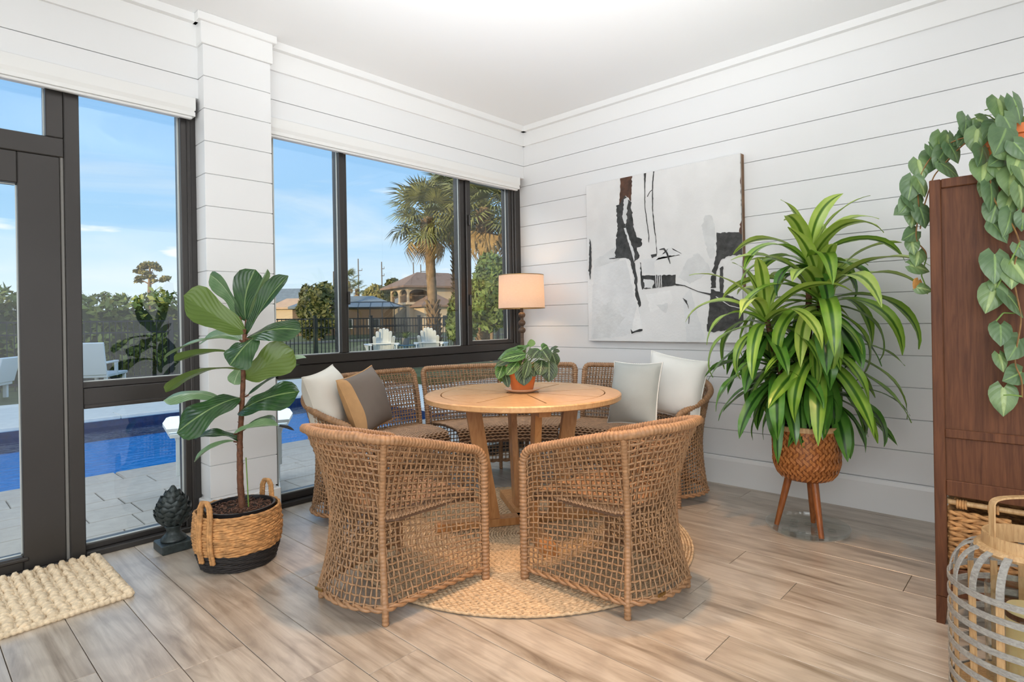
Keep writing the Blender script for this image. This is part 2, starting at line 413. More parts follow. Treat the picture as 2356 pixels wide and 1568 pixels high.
# ceiling and its trims
b = MB(); b.box((XL, YB, CEIL), (XW + 0.1, 3.78, CEIL + 0.1)); b.build('ceiling', M['ceil'], kind='structure', smooth=False)
tr = struct('trim_1')
b = MB(); b.box((XW - 0.055, YB, CEIL - 0.045), (XW, YH, CEIL)); b.box((XW - 0.018, YB, CEIL - 0.165), (XW, YH, CEIL - 0.045)); b.build('crown_right', M['trim'], tr, smooth=False)
b = MB(); b.box((XL, YH - 0.055, CEIL - 0.045), (XW, YH, CEIL)); b.box((XL, YH - 0.018, CEIL - 0.165), (XW, YH, CEIL - 0.045)); b.build('crown_window_side', M['trim'], tr, smooth=False)
# right wall: shiplap boards
wr = struct('wall_right')
b = MB(); b.box((XW + 0.012, YB, 0), (XW + 0.10, 3.78, CEIL)); b.build('backing', M['wall'], wr, smooth=False)
for k in range(len(LV)):
    top, bot = LV[k], (LV[k + 1] if k + 1 < len(LV) else None)
    if bot is None: break
    b = MB(); b.bbox((XW, YB, bot + 0.002), (XW + 0.013, 3.70, min(top, CEIL) - 0.002), 0.001); b.build('board', M['wall'], wr, smooth=False)
bb = struct('baseboard_right')
b = MB(); b.prism([(XW - 0.026, 0), (XW - 0.026, 0.165), (XW - 0.020, 0.186), (XW - 0.008, 0.190), (XW - 0.006, 0.186), (XW - 0.006, 0)], 1, YB, 3.55)
vv = b.v[0]; b.v[0] = np.stack([vv[:, 0], vv[:, 1], vv[:, 2]], 1); b.build('moulding', M['trim'], bb, smooth=False)
b = MB(); b.box((XW - 0.012, YB, 0), (XW + 0.002, 3.55, 0.178)); b.build('board', M['trim'], bb, smooth=False)
# window wall: header boards over the glass
wl = struct('wall_left')
HB = 2.418
b = MB(); b.box((XL, YH + 0.012, HB), (XW, 3.74, CEIL)); b.build('backing', M['wall'], wl, smooth=False)
for bot, top in ((HB, Z0), (Z0, Z0 + DZ), (Z0 + DZ, CEIL)):
    b = MB(); b.bbox((XL, YH, bot + 0.002), (XW - 0.001, YH + 0.013, top - 0.002), 0.001); b.build('board', M['wall'], wl, smooth=False)
b = MB(); b.box((XL - 0.1, YB, 0), (XL, 3.74, CEIL)); b.build('wall_side', M['wall'], kind='structure', smooth=False)
b = MB(); b.box((XL - 0.1, YB - 0.1, 0), (XW + 0.1, YB, CEIL)); b.build('wall_back', M['wall'], kind='structure', smooth=False)
# pillar between the windows, boarded all round
PX0, PX1 = 1.194, 1.572
pl = struct('wall_pillar')
b = MB(); b.box((PX0 + 0.008, YC + 0.008, 0), (PX1 - 0.008, 3.74, CEIL)); b.build('core', M['wall'], pl, smooth=False)
pb = [Z0 - DZ * k for k in range(14)]
for i in range(13):
    b = MB(); b.bbox((PX0, YC, pb[i + 1] + 0.002), (PX1, 3.735, pb[i] - 0.002), 0.0015); b.build('board', M['wall'], pl, smooth=False)
b = MB(); b.bbox((PX0, YC, Z0 + 0.002), (PX1, 3.735, Z0 + DZ - 0.005), 0.0015); b.build('board', M['wall'], pl, smooth=False)
b = MB(); b.bbox((PX0 - 0.012, YC - 0.012, Z0 + DZ - 0.004), (PX1 + 0.012, 3.735, CEIL - 0.002), 0.003); b.bbox((PX0 - 0.032, YC - 0.032, CEIL - 0.045), (PX1 + 0.032, 3.5, CEIL), 0.004); b.build('capital', M['trim'], pl, smooth=False)
b = MB(); b.bbox((PX0 - 0.016, YC - 0.016, 0), (PX1 + 0.016, 3.735, 0.175), 0.006); b.build('plinth', M['trim'], pl, smooth=False)

# ------------------------------------------------------------------ glazing
def frame(parent, name, x0, x1, z0, z1, y0=3.575, y1=3.665, mat='bronze', ch=0.004):
    b = MB(); b.bbox((x0, y0, z0), (x1, y1, z1), ch); return b.build(name, M[mat], parent, smooth=False)
def pane(parent, x0, x1, z0, z1, y=YG):
    b = MB(); b.box((x0 - 0.006, y, z0 - 0.006), (x1 + 0.006, y + 0.004, z1 + 0.006)); o = b.build('glass_pane', M['glass'], parent, smooth=False)
    e = MB()
    for lo, hi in (((x0 - .004, y - .006, z0 - .004), (x1 + .004, y, z0 + .005)), ((x0 - .004, y - .006, z1 - .005), (x1 + .004, y, z1 + .004)),
                   ((x0 - .004, y - .006, z0), (x0 + .004, y, z1)), ((x1 - .005, y - .006, z0), (x1 + .004, y, z1))): e.box(lo, hi)
    e.build('glazing_bead', M['gasket'], parent, smooth=False)
    return o
w1 = struct('window_1')                                  # fixed light left of the pillar
frame(w1, 'mullion', 0.590, 0.652, 0, HB, 3.555)
frame(w1, 'jamb', 1.115, PX0, 0, HB, 3.565)
frame(w1, 'jamb_bead', 1.145, 1.165, 0.06, HB, 3.555)
frame(w1, 'rail', 0.652, 1.115, 0.742, 0.842, 3.570)
frame(w1, 'rail_cap', 0.652, 1.115, 0.842, 0.874, 3.585)
frame(w1, 'rail_lip', 0.652, 1.115, 0.742, 0.762, 3.560)
frame(w1, 'sill_track', 0.652, 1.194, 0.0, 0.028, 3.545)
frame(w1, 'sill_rail', 0.652, 1.115, 0.028, 0.058, 3.585)
frame(w1, 'head', 0.652, 1.194, 2.338, HB, 3.58)
pane(w1, 0.652, 1.112, 0.874, 2.338); pane(w1, 0.652, 1.112, 0.058, 0.742)
d1 = struct('door_1')                                    # glazed door and the transom light above it
frame(d1, 'stile', 0.412, 0.574, 0.012, 1.985, 3.565, 3.65)
frame(d1, 'stile', -0.46, -0.30, 0.012, 1.985, 3.565, 3.65)
frame(d1, 'bottom_rail', -0.30, 0.412, 0.012, 0.078, 3.565, 3.65)
frame(d1, 'bottom_lip', -0.30, 0.43, 0.055, 0.072, 3.555, 3.60)
frame(d1, 'top_rail', -0.30, 0.412, 1.835, 1.985, 3.565, 3.65)
frame(d1, 'weather_strip', 0.574, 0.590, 0, HB, 3.568, 3.65, 'strip')
frame(d1, 'head', -0.62, 0.590, 1.985, 2.078, 3.560)
frame(d1, 'transom_stile', 0.520, 0.590, 2.078, HB, 3.560)
frame(d1, 'jamb', -0.62, -0.46, 0, HB, 3.555)
frame(d1, 'transom_head', -0.46, 0.520, 2.338, HB, 3.58)
frame(d1, 'threshold', -0.46, 0.590, 0, 0.014, 3.545)
pane(d1, -0.30, 0.412, 0.078, 1.835); pane(d1, -0.46, 0.520, 2.078, 2.338)
frame(d1, 'side_panel', XL, -0.62, 0, HB, 3.56, 3.66)
w2 = struct('window_2')                                  # wide slider right of the pillar
frame(w2, 'head', PX1, XW, 2.352, HB, 3.575)
frame(w2, 'jamb_left', PX1, 1.655, 0, HB, 3.60)
frame(w2, 'jamb_right', 3.815, XW, 0, HB, 3.565)
frame(w2, 'jamb_step', 3.840, 3.870, 0.94, HB, 3.553)
frame(w2, 'sash_stile', 2.100, 2.138, 0.945, 2.352, 3.570)
frame(w2, 'meeting_stile', 2.138, 2.166, 0.945, 2.352, 3.585)
frame(w2, 'sash_stile', 3.205, 3.258, 0.945, 2.352, 3.585)
frame(w2, 'meeting_stile', 3.262, 3.312, 0.945, 2.352, 3.568)
frame(w2, 'sash_bottom', 3.312, 3.79, 0.945, 0.978, 3.575)
frame(w2, 'sash_side', 3.775, 3.815, 0.945, 2.352, 3.575)
frame(w2, 'sash_top', 3.312, 3.79, 2.32, 2.352, 3.575)
frame(w2, 'rail_upper', 1.655, 3.815, 0.885, 0.945, 3.565)
frame(w2, 'rail_lower', 1.655, 3.815, 0.802, 0.883, 3.578)
frame(w2, 'sill_track', PX1, XW, 0, 0.030, 3.545)
frame(w2, 'sill_rail', 1.655, 3.815, 0.030, 0.075, 3.585)
for x, z in ((2.152, 1.32), (3.287, 1.32), (3.287, 1.98)):
    b = MB(); b.bbox((x - 0.008, 3.548, z - 0.045), (x + 0.008, 3.57, z + 0.045), 0.004); h = b.build('latch', M['bronze'], w2, smooth=False)
pane(w2, 1.655, 2.100, 0.945, 2.352); pane(w2, 2.166, 3.205, 0.945, 2.352); pane(w2, 3.312, 3.775, 0.978, 2.32, 3.612)
pane(w2, 1.655, 3.815, 0.075, 0.802)
# roller shade cassettes under the header
def cassette(x0, x1, label):
    t = thing('roller_blind', label, 'blind', ((x0 + x1) / 2, 3.52, 2.31))
    b = MB(); b.prism([(3.488, 2.411), (3.488, 2.352), (3.496, 2.332), (3.496, 2.312), (3.585, 2.312), (3.585, 2.411)], 0, x0, x1); b.build('cassette', M['blind'], t, smooth=False)
    b = MB(); b.bbox((x0 + 0.012, 3.505, 2.298), (x1 - 0.012, 3.532, 2.3125), 0.004); b.build('hem_bar', M['trim'], t, smooth=False)
    b = MB(); b.bbox((x1 - 0.006, 3.492, 2.335), (x1 + 0.004, 3.575, 2.40), 0.002); b.build('end_cap', M['bronze'], t, smooth=False)
cassette(-0.6, 1.172, 'white roller blind cassette above the left window and door')
cassette(1.578, 3.845, 'white roller blind cassette above the wide right window')

# ================================================================== PAINTING on the right wall
PXF = 3.878
def z6(x, y): q = at_x(1300 + x / 3.136, 320 + y / 3.136, PXF); return q.y, q.z
pa = thing('painting', 'large abstract canvas in white, grey and black hanging on the shiplap wall', 'painting', (XW - 0.02, 2.15, 0.97))
CY0, CY1, CZ0, CZ1 = 1.535, 2.80, 0.968, 2.232
b = MB(); b.bbox((PXF, CY0, CZ0), (XW - 0.001, CY1, CZ1), 0.004); b.build('canvas', M['canvas'], pa, smooth=False)
b = MB(); b.box((PXF + 0.003, CY0 - 0.0015, CZ0 + 0.35), (XW - 0.002, CY0 + 0.002, CZ1 - 0.004)); b.build('canvas_edge', M['canvas_side'], pa, smooth=False)
LAY = [0]
def stroke(pts, mat, jag=4.0, closed=True, width=None, name='paint_stroke'):
    """a patch of thick paint lying on the canvas; pts in survey pixels"""
    rs = random.Random(len(pts) * 7 + int(pts[0][0])); LAY[0] += 1; h = 0.0006 + 0.00012 * LAY[0]
    P = [Vector(p) for p in pts]
    if width:
        A, B = [], []
        for i, p in enumerate(P):
            d = (P[min(i + 1, len(P) - 1)] - P[max(i - 1, 0)]).normalized(); nn = Vector((-d.y, d.x)); w = (width[i] if hasattr(width, '__len__') else width) / 2
            A.append(p + nn * w); B.append(p - nn * w)
        P = A + B[::-1]
    Q = []
    for i, p in enumerate(P):
        q = P[(i + 1) % len(P)]; n = max(1, int((q - p).length / 14))
        for k in range(n):
            t = p.lerp(q, k / n)
            Q.append(Vector((t.x + rs.gauss(0, jag * 0.5), t.y + rs.gauss(0, jag * 0.5))))
    poly = []
    for p in Q:
        y, z = z6(p.x, p.y); poly.append((min(max(y, CY0 + 0.002), CY1 - 0.002), min(max(z, CZ0 + 0.002), CZ1 - 0.002)))
    b = MB(); b.prism(poly, 0, PXF - h, PXF + 0.001); b.build(name, M[mat], pa, smooth=False)
stroke([(205, 930), (440, 868), (535, 1195), (560, 1370), (400, 1425), (190, 1440)], 'paint_grey', 5)
stroke([(230, 1230), (340, 1160), (430, 1290), (330, 1430), (200, 1440)], 'paint_mid', 9)
stroke([(205, 880), (360, 780), (395, 870), (210, 930)], 'paint_mid', 6)
stroke([(560, 870), (840, 830), (760, 780), (640, 890), (650, 970), (560, 965)], 'paint_grey', 6)
stroke([(820, 1000), (880, 870), (960, 820), (1030, 900), (1050, 960), (900, 1040)], 'paint_mid', 6)
stroke([(985, 640), (1010, 550), (1060, 550), (1085, 640), (1075, 860), (1040, 860)], 'paint_mid', 6)
stroke([(850, 1140), (900, 1080), (1010, 1440), (880, 1470)], 'paint_grey', 5)
stroke([(590, 1120), (760, 1090), (780, 1180), (620, 1250)], 'paint_white', 8)
stroke([(665, 1195), (745, 1185), (735, 1250), (690, 1225)], 'paint_mid', 9)
stroke([(440, 868), (470, 900), (560, 1380), (470, 1415), (520, 1200)], 'paint_white', 4)
stroke([(400, 275), (484, 262), (476, 450), (440, 405), (392, 480), (398, 380)], 'paint_brown', 4)
stroke([(372, 480), (394, 470), (436, 405), (474, 445), (490, 600), (515, 705), (552, 720), (556, 765), (515, 790), (545, 840), (500, 885), (455, 870), (435, 850), (362, 852), (366, 770), (378, 640)], 'paint_black', 6)
stroke([(425, 640), (440, 640), (505, 830), (500, 880)], 'paint_grey', 3)
stroke([(425, 430), (460, 425), (440, 630), (415, 560)], 'paint_mid', 6)
stroke([(320, 862), (440, 850)], 'paint_black', 2, width=(6, 9))
stroke([(470, 875), (498, 880), (522, 1000), (524, 1090), (552, 1195), (535, 1212), (508, 1130), (505, 1020)], 'paint_black', 4)
stroke([(545, 890), (550, 960), (556, 1050), (560, 1085)], 'paint_black', 3, width=(5, 9, 12, 8))
stroke([(578, 245), (576, 330), (576, 480), (592, 600), (606, 700), (604, 745)], 'paint_black', 1.5, width=(16, 7, 4, 5, 5, 3))
stroke([(640, 232), (632, 340), (632, 500), (645, 640), (655, 700), (664, 830)], 'paint_black', 1.5, width=(6, 7, 5, 7, 3, 3))
stroke([(594, 415), (612, 380), (630, 365)], 'paint_black', 1, width=4)
stroke([(620, 835), (665, 824), (660, 845), (628, 857)], 'paint_black', 2)
stroke([(682, 797), (714, 790), (738, 825), (748, 860), (760, 898)], 'paint_black', 1, width=(5, 14, 13, 10, 3))
stroke([(548, 986), (800, 975), (798, 1050), (700, 1068), (565, 1080)], 'paint_black', 5)
stroke([(565, 1010), (640, 1020), (630, 1075), (570, 1070)], 'paint_mid', 9)
for x in (655, 668, 681, 694): stroke([(x, 972), (x + 5, 1070)], 'paint_white', 1, width=5)
stroke([(800, 1048), (862, 1056), (960, 1098), (1052, 1120)], 'paint_black', 1, width=(12, 5, 5, 14))
stroke([(1095, 675), (1255, 668), (1308, 700), (1306, 830), (1180, 842), (1122, 870), (1086, 980), (1060, 960), (1092, 840)], 'paint_black', 5)
stroke([(1055, 985), (1088, 975), (1090, 1072), (1054, 1072)], 'paint_black', 4)
stroke([(1118, 935), (1142, 915), (1142, 1104), (1118, 1100)], 'paint_black', 4)
stroke([(1055, 1075), (1142, 1108), (1300, 1180), (1302, 1300), (1240, 1372), (1040, 1392), (1024, 1384)], 'paint_black', 5)
stroke([(1090, 1135), (1190, 1200), (1290, 1225)], 'paint_white', 1, width=5)
stroke([(1285, 880), (1306, 870), (1306, 1180), (1296, 1180)], 'paint_black', 4)
stroke([(1270, 98), (1312, 94), (1312, 700), (1254, 672), (1276, 560), (1270, 300)], 'paint_brown', 6)
stroke([(1284, 380), (1308, 360), (1308, 560), (1282, 600)], 'paint_black', 6)
stroke([(850, 1146), (880, 1165), (893, 1222), (884, 1198)], 'paint_black', 2)
stroke([(897, 1265), (894, 1332)], 'paint_black', 1, width=(6, 3))
stroke([(476, 1370), (482, 1402), (560, 1380), (556, 1368), (490, 1388)], 'paint_black', 3)
stroke([(178, 720), (190, 760), (192, 900), (182, 1010), (176, 960)], 'paint_black', 4)
# ================================================================== RUG
RC, RR = (2.29, 2.10), 0.87
def ripple_tube(b, P, r, amp, period, sides=8, closed=False, twist=1.0, flat=None, step=0.004, caps=True):
    """resample a path and swell its radius like wound cord"""
    P = np.asarray(P, float)
    if closed: P = np.vstack([P, P[:1]])
    seg = np.linalg.norm(np.diff(P, axis=0), axis=1); s = np.r_[0, np.cumsum(seg)]
    n = max(4, int(s[-1] / step)); t = np.linspace(0, s[-1], n + 1)
    if closed: t = t[:-1]
    Q = np.stack([np.interp(t, s, P[:, k]) for k in range(3)], 1)
    rr = r * (1 + amp * np.abs(np.sin(PI * t / period)))
    b.tube(Q, rr, sides, closed, caps, flat)
rg = tag(bpy.data.objects.new('jute_rug', None), 'round braided jute rug under the table and wicker seats', 'rug'); COL.objects.link(rg); rg.location = (*RC, 0); OFF['jute_rug'] = Vector((*RC, 0))
b = MB(); b.lathe([(0, 0.001), (RR - 0.012, 0.001), (RR - 0.012, 0.006), (0, 0.006)], (*RC, 0), 72); b.build('backing', M['jute_rug'], rg, smooth=False)
b = MB(); rw = 0.029
for k in range(int(RR / rw)):
    r = RR - rw * (k + 0.5)
    if r < 0.03: break
    n = max(12, int(2 * PI * r / 0.011)); a = np.arange(n) * 2 * PI / n; s = a * r
    # two strands per row: herringbone of slanted lobes
    for sd in (-1, 1):
        ph = np.abs(np.sin(PI * s / 0.034 + (0 if sd > 0 else PI / 2)))
        rr = r + sd * rw * 0.24
        Pn = np.stack([RC[0] + rr * np.cos(a), RC[1] + rr * np.sin(a), 0.0065 + 0.0055 * ph], 1)
        b.tube(Pn, 0.0056 + 0.0022 * ph, 5, True)
b.build('braid', M['jute_rug'], rg, smooth='all', kind='stuff')

# ================================================================== WICKER SEATING
class Shell:
    """woven shell over a plan path. pts: plan points ordered so that the outside is to the left of travel;
    zrim(s): rim height; flare(s): weight of the flare; b: bottom height"""
    def __init__(s, pts, rim, flare, zb=0.062, top=0.085, waist=0.06, zw=0.36, corner=0.05):
        P = np.asarray(pts, float); seg = np.linalg.norm(np.diff(P, axis=0), axis=1); c = np.r_[0, np.cumsum(seg)]
        s.L = c[-1]; s.c = c; s.P = P; s.rim = rim; s.fl = flare; s.zb, s.top, s.waist, s.zw, s.corner = zb, top, waist, zw, corner
    def plan(s, u):
        x = np.interp(u, s.c, s.P[:, 0]); y = np.interp(u, s.c, s.P[:, 1]); e = 0.012
        x1, y1 = np.interp(np.clip(u + e, 0, s.L), s.c, s.P[:, 0]), np.interp(np.clip(u + e, 0, s.L), s.c, s.P[:, 1])
        x0, y0 = np.interp(np.clip(u - e, 0, s.L), s.c, s.P[:, 0]), np.interp(np.clip(u - e, 0, s.L), s.c, s.P[:, 1])
        tx, ty = x1 - x0, y1 - y0; l = np.hypot(tx, ty)
        return x, y, -ty / l, tx / l                     # outward: to the left of travel
    def zr(s, u):
        z = s.rim(u / s.L); d = np.minimum(u, s.L - u); r = s.corner
        k = np.clip((r - d) / r, 0, 1); return z - r * (1 - np.sqrt(np.maximum(0, 1 - k * k)))
    def off(s, z, u):
        lo = np.clip((z - s.zb) / (s.zw - s.zb), 0, 1); hi = np.clip((z - s.zw) / (0.74 - s.zw), 0, 1.2)
        return s.fl(u / s.L) * (-s.waist * (lo * (2 - lo)) + (s.waist + s.top) * hi ** 1.6)
    def S(s, u, z, d=0.0):
        x, y, nx, ny = s.plan(u); o = s.off(z, u) + d
        return np.stack([x + nx * o, y + ny * o, z + 0 * x], -1)
    def lattice(s, b, z0f, d, nu, nv, r, amp, u0=0.0, u1=None, phase=0, topgap=0.0, z1f=None, jit=0.0):
        u1 = s.L if u1 is None else u1
        us = np.linspace(u0, u1, nu)
        def ztop(u): return (s.zr(u) if z1f is None else z1f(u)) - topgap
        for j in range(nv):                              # weft
            t = (j + 0.5) / nv + jit * random.uniform(-1, 1) / nv; uu = np.linspace(u0, u1, 2 * nu - 1); i = np.arange(2 * nu - 1) / 2
            z = z0f(uu) + t * (ztop(uu) - z0f(uu)); w = amp * np.cos(PI * (i + j + phase))
            b.tube(s.S(uu, z, d + w), r, 5, caps=False)
        for i in range(nu):                              # warp
            k = 2 * nv + 1; t = np.linspace(0, 1, k); u = np.full(k, us[i] + jit * 0.004 * random.uniform(-1, 1))
            z = z0f(u) + t * (ztop(u) - z0f(u)); w = -amp * np.cos(PI * (i + t * nv - 0.5 + phase))
            b.tube(s.S(u, z, d + w), r, 5, caps=False)
def wicker(root, sh, seatP, posts, legs, seat_z, ins, nu, nv_out, nv_in, seat_rows, seat_cols, seat_amp=0.0035, front=None, seat_lbl=None):
    zb = lambda u: np.full_like(u, sh.zb)
    b = MB(); sh.lattice(b, zb, 0.0, nu, nv_out, 0.0038, 0.0036, jit=0.12); b.build('outer_weave', M['wick'], root, smooth='all', kind='stuff')
    # inner back: from the seat up to the rim, set in from the outer shell and closing on it at the top
    b = MB()
    zs = lambda u: np.full_like(u, seat_z - 0.03)
    class In(Shell): pass
    shi = In.__new__(In); shi.__dict__.update(sh.__dict__)
    shi.S = lambda u, z, d=0.0: sh.S(u, z, d - ins * np.clip((sh.zr(u) - z) / 0.16, 0, 1))
    shi.lattice = lambda *a, **k: Shell.lattice(shi, *a, **k)
    shi.lattice(b, zs, 0.0, nu - 3, nv_in, 0.0038, 0.0034, u0=0.02, u1=sh.L - 0.02, phase=1, topgap=0.012, jit=0.14); b.build('inner_weave', M['wick'], root, smooth='all', kind='stuff')
    # rim: a wrapped tube that turns down into the front posts
    n = 160; u = np.linspace(0, sh.L, n); R = sh.S(u, sh.zr(u))
    a = sh.S(np.zeros(12), np.linspace(0.0, sh.zr(np.zeros(1))[0] - 0.01, 12)); c = sh.S(np.full(12, sh.L), np.linspace(sh.zr(np.full(1, sh.L))[0] - 0.01, 0.0, 12))
    b = MB(); ripple_tube(b, np.vstack([a, R, c]), 0.0165, 0.24, 0.0165, 8, step=0.0032); b.build('rim', M['wick_wrap'], root, smooth='all')
    # braided foot band
    b = MB(); u = np.linspace(0, sh.L, 260)
    for ph in (0, PI):
        w = sh.S(u, sh.zb + 0.0 * u + 0.006 * np.sin(u / 0.016 + ph), 0.006 * np.cos(u / 0.016 + ph)); b.tube(w, 0.0075, 6)
    b.build('foot_band', M['wick_wrap'], root, smooth='all')
    for pu in posts:
        z = np.linspace(0.0, sh.zr(np.full(1, pu * sh.L))[0] - 0.01, 60); b = MB(); P = sh.S(np.full(60, pu * sh.L), np.maximum(z, 0.03), 0.0); P[:, 2] = z
        ripple_tube(b, P, 0.0120, 0.20, 0.0150, 7, step=0.0035); b.build('post', M['wick_wrap'], root, smooth='all')
    for lp in legs:
        b = MB(); ripple_tube(b, [(lp[0], lp[1], 0), (lp[0], lp[1], seat_z - 0.03)], 0.0120, 0.20, 0.0150, 7, step=0.0035); b.build('leg', M['wick_wrap'], root, smooth='all')
    # seat: courses of woven strand over a dark slab added to block light
    b = MB()
    for j in range(seat_rows):
        q = j / (seat_rows - 1); k = np.arange(seat_cols * 2 + 1) / (2 * seat_cols); P = seatP(q, k)
        P = P + np.array([0, 0, 1.0]) * (seat_amp * np.cos(PI * (k * seat_cols * 1.0 + j)))[:, None]; b.tube(P, 0.0062, 5, flat=(1.0, 1.0))
    st = b.build('seat', M['wick_seat'], root, smooth='all')
    b = MB(); G = np.array([seatP(q, np.linspace(0, 1, 13)) for q in np.linspace(0, 1, 10)]); Gt = G.copy(); Gt[..., 2] -= 0.004; Gb = G.copy(); Gb[..., 2] = Gb[..., 2] - 0.014
    b.grid(Gt); b.grid(Gb[::-1])
    edge = lambda A, B: b.grid(np.stack([A, B]))
    edge(Gt[0], Gb[0]); edge(Gb[-1], Gt[-1]); edge(Gt[:, -1], Gb[:, -1]); edge(Gb[:, 0], Gt[:, 0])
    b.build('seat_backing', M['wick_dark'], st, smooth=False)
    if front is not None:
        b = MB(); P0, zlo, zhi, m_, n_ = front
        for j in range(n_):
            z = zlo + (zhi - zlo) * (j + 0.5) / n_; k = np.linspace(0, 1, 2 * m_ + 1); P = P0(k); P[:, 2] = z; b.tube(P, 0.0038, 5)
        for i in range(m_ + 1):
            P = P0(np.full(6, i / m_)); P[:, 2] = np.linspace(zlo, zhi, 6); b.tube(P, 0.0038, 5)
        b.build('apron_weave', M['wick'], root, smooth='all', kind='stuff')
        b = MB(); P = P0(np.linspace(0, 1, 30)); P[:, 2] = zlo; ripple_tube(b, P, 0.010, 0.15, 0.009, 7); b.build('apron_rail', M['wick_wrap'], root, smooth='all')
def arc(c, r, a0, a1, n): return [(c[0] + r * math.cos(a), c[1] + r * math.sin(a)) for a in np.linspace(a0, a1, n)]

# ---- barrel armchairs: local frame faces +x
def chair_path():
    """plan of the barrel: straight sides, tight corners at the back posts, bowed back"""
    hw, fx, cx_, r = 0.278, 0.268, -0.195, 0.075; hb = 0.212
    side = [(x, -hb - (hw - hb) * (x - cx_) / (fx - cx_)) for x in np.linspace(fx, cx_, 26)]
    a1 = math.radians(-90 - 72); cor = arc((cx_, -hb + r), r, -PI / 2, a1, 12)[1:]
    x0, y0 = cor[-1]; bow = [(x0 - 0.036 * (1 - (y / y0) ** 2), y) for y in np.linspace(y0, 0, 12)[1:]]
    half = side + cor + bow
    return half + [(x, -y) for x, y in half[-2::-1]], side, cor
cp, _sd, _cr = chair_path()
_l = np.r_[0, np.cumsum(np.linalg.norm(np.diff(np.array(cp), axis=0), axis=1))]; CPOST = float(_l[len(_sd) + 4] / _l[-1])
def crim(t): return 0.728 - 0.150 * np.clip((np.abs(t - 0.5) - 0.10) / 0.40, 0, 1) ** 1.05
def cfl(t): return np.clip((0.5 - np.abs(t - 0.5)) / 0.26, 0, 1) ** 0.8
csh = Shell(cp[::1], crim, cfl, top=0.060, waist=0.052, corner=0.055)
def cseat(q, k):
    x = 0.255 - 0.47 * q; hw = np.where(x > -0.16, 0.218 + 0.10 * x, 0.202 - 1.6 * (x + 0.16) ** 2 / 0.11)
    z = 0.392 + 0.014 * np.sin(PI * k) - 0.03 * max(0, (0.04 - q) / 0.04)
    return np.stack([np.full_like(k, x), (2 * k - 1) * hw, z + 0 * k], -1)
ch = thing('wicker_armchair', 'open-weave barrel armchair nearest the fig plant, left of the two in front of the table', 'armchair', (0, 0, 0), 'barrel armchairs in front of the table')
wicker(ch, csh, cseat, (CPOST, 1 - CPOST), [], 0.392, 0.035, 62, 24, 13, 52, 30)
b = MB(); b.tube([(0.245, -0.265, 0.362), (0.245, 0.265, 0.362)], 0.012, 8); b.build('front_rail', M['wick_wrap'], ch)
b = MB(); b.bbox((-0.322, 0.075, 0.086), (-0.316, 0.12, 0.098), 0.001); b.build('maker_tag', M['brass'], ch, smooth=False)
ch2 = copy_tree(ch); tag(ch2, 'open-weave barrel armchair at right front, nearest the potted dracaena')
ch.location = (1.480, 2.105, 0.0); ch.rotation_euler.z = math.radians(6.5)
ch2.location = (2.136, 1.430, 0.0); ch2.rotation_euler.z = math.radians(83.5)
for o in (ch, ch2): o.location.z = 0.0

# ---- curved bench in three pieces round the far side of the table
TC = (2.41, 2.19)
def polar(r, a): return (TC[0] + r * math.cos(a), TC[1] + r * math.sin(a))
def rad(d): return math.radians(d)
def seat_fn(r0, r1, a0, a1, z):
    def f(q, k):
        r = r0 + (r1 - r0) * q; a = a0 + (a1 - a0) * k
        zz = z + 0.012 * np.sin(PI * k) * 0 + 0.014 * math.sin(PI * min(1, q * 1.1)) - 0.075 * max(0, (0.12 - q) / 0.12) ** 1.6
        return np.stack([TC[0] + r * np.cos(a), TC[1] + r * np.sin(a), zz + 0 * k], -1)
    return f
BR = 1.285
def end_path(a0, a1, sgn):
    """arc from a0 to a1, then a rounded corner and a radial arm running in to r=0.86; outside kept right of travel when a decreases"""
    rc = 0.20; da = sgn * rc / BR
    A = [polar(BR, a) for a in np.linspace(a0, a1 - da, 30)]
    e = a1; er = Vector((math.cos(e), math.sin(e))); et = Vector((-math.sin(e), math.cos(e))) * sgn
    p0 = Vector(A[-1]); cc = p0 - Vector((math.cos(a1 - da), math.sin(a1 - da))) * rc
    n0 = (p0 - cc).normalized(); ang0 = math.atan2(n0.y, n0.x); ang1 = math.atan2(et.y, et.x)
    while ang1 - ang0 > PI: ang1 -= 2 * PI
    while ang1 - ang0 < -PI: ang1 += 2 * PI
    C = [(cc.x + rc * math.cos(t), cc.y + rc * math.sin(t)) for t in np.linspace(ang0, ang1, 14)[1:]]
    q = Vector(C[-1]); D = [tuple(q - er * d) for d in np.linspace(0.02, 0.11, 6)]
    return A + C + D
def bench(label, pts, rim, fl, posts, legs, seat, nu, nv, cols, front):
    t = thing('wicker_bench', label, 'bench', (0, 0, 0), 'curved wicker bench sections behind the table')
    L0 = np.array(pts).mean(0); t.location = (L0[0], L0[1], 0); OFF[t.name] = Vector((L0[0], L0[1], 0))
    wicker(t, Shell(pts, rim, fl, top=0.045, waist=0.03, corner=0.04), seat, posts, legs, 0.405, 0.030, nu, nv, 15, 48, cols, front=front)
    return t
arcf = lambda r, a0, a1: (lambda k: np.stack([TC[0] + r * np.cos(a0 + (a1 - a0) * k), TC[1] + r * np.sin(a0 + (a1 - a0) * k), 0 * k], -1))
LA0, LA1 = rad(79.5), rad(130); MA0, MA1 = rad(76.5), rad(24.5); RA0, RA1 = rad(21.5), rad(-29)
pm = [polar(BR, a) for a in np.linspace(MA0, MA1, 60)]
bench('middle section of the curved wicker bench, in the corner behind the table', pm, lambda t: 0.795 + 0 * t, lambda t: 1.0 + 0 * t, (0.5,), [polar(0.82, rad(74)), polar(0.82, rad(27))],
      seat_fn(0.78, 1.25, rad(75.5), rad(25.5), 0.405), 46, 27, 40, None)
pl_ = end_path(LA0, LA1, 1)[::-1]
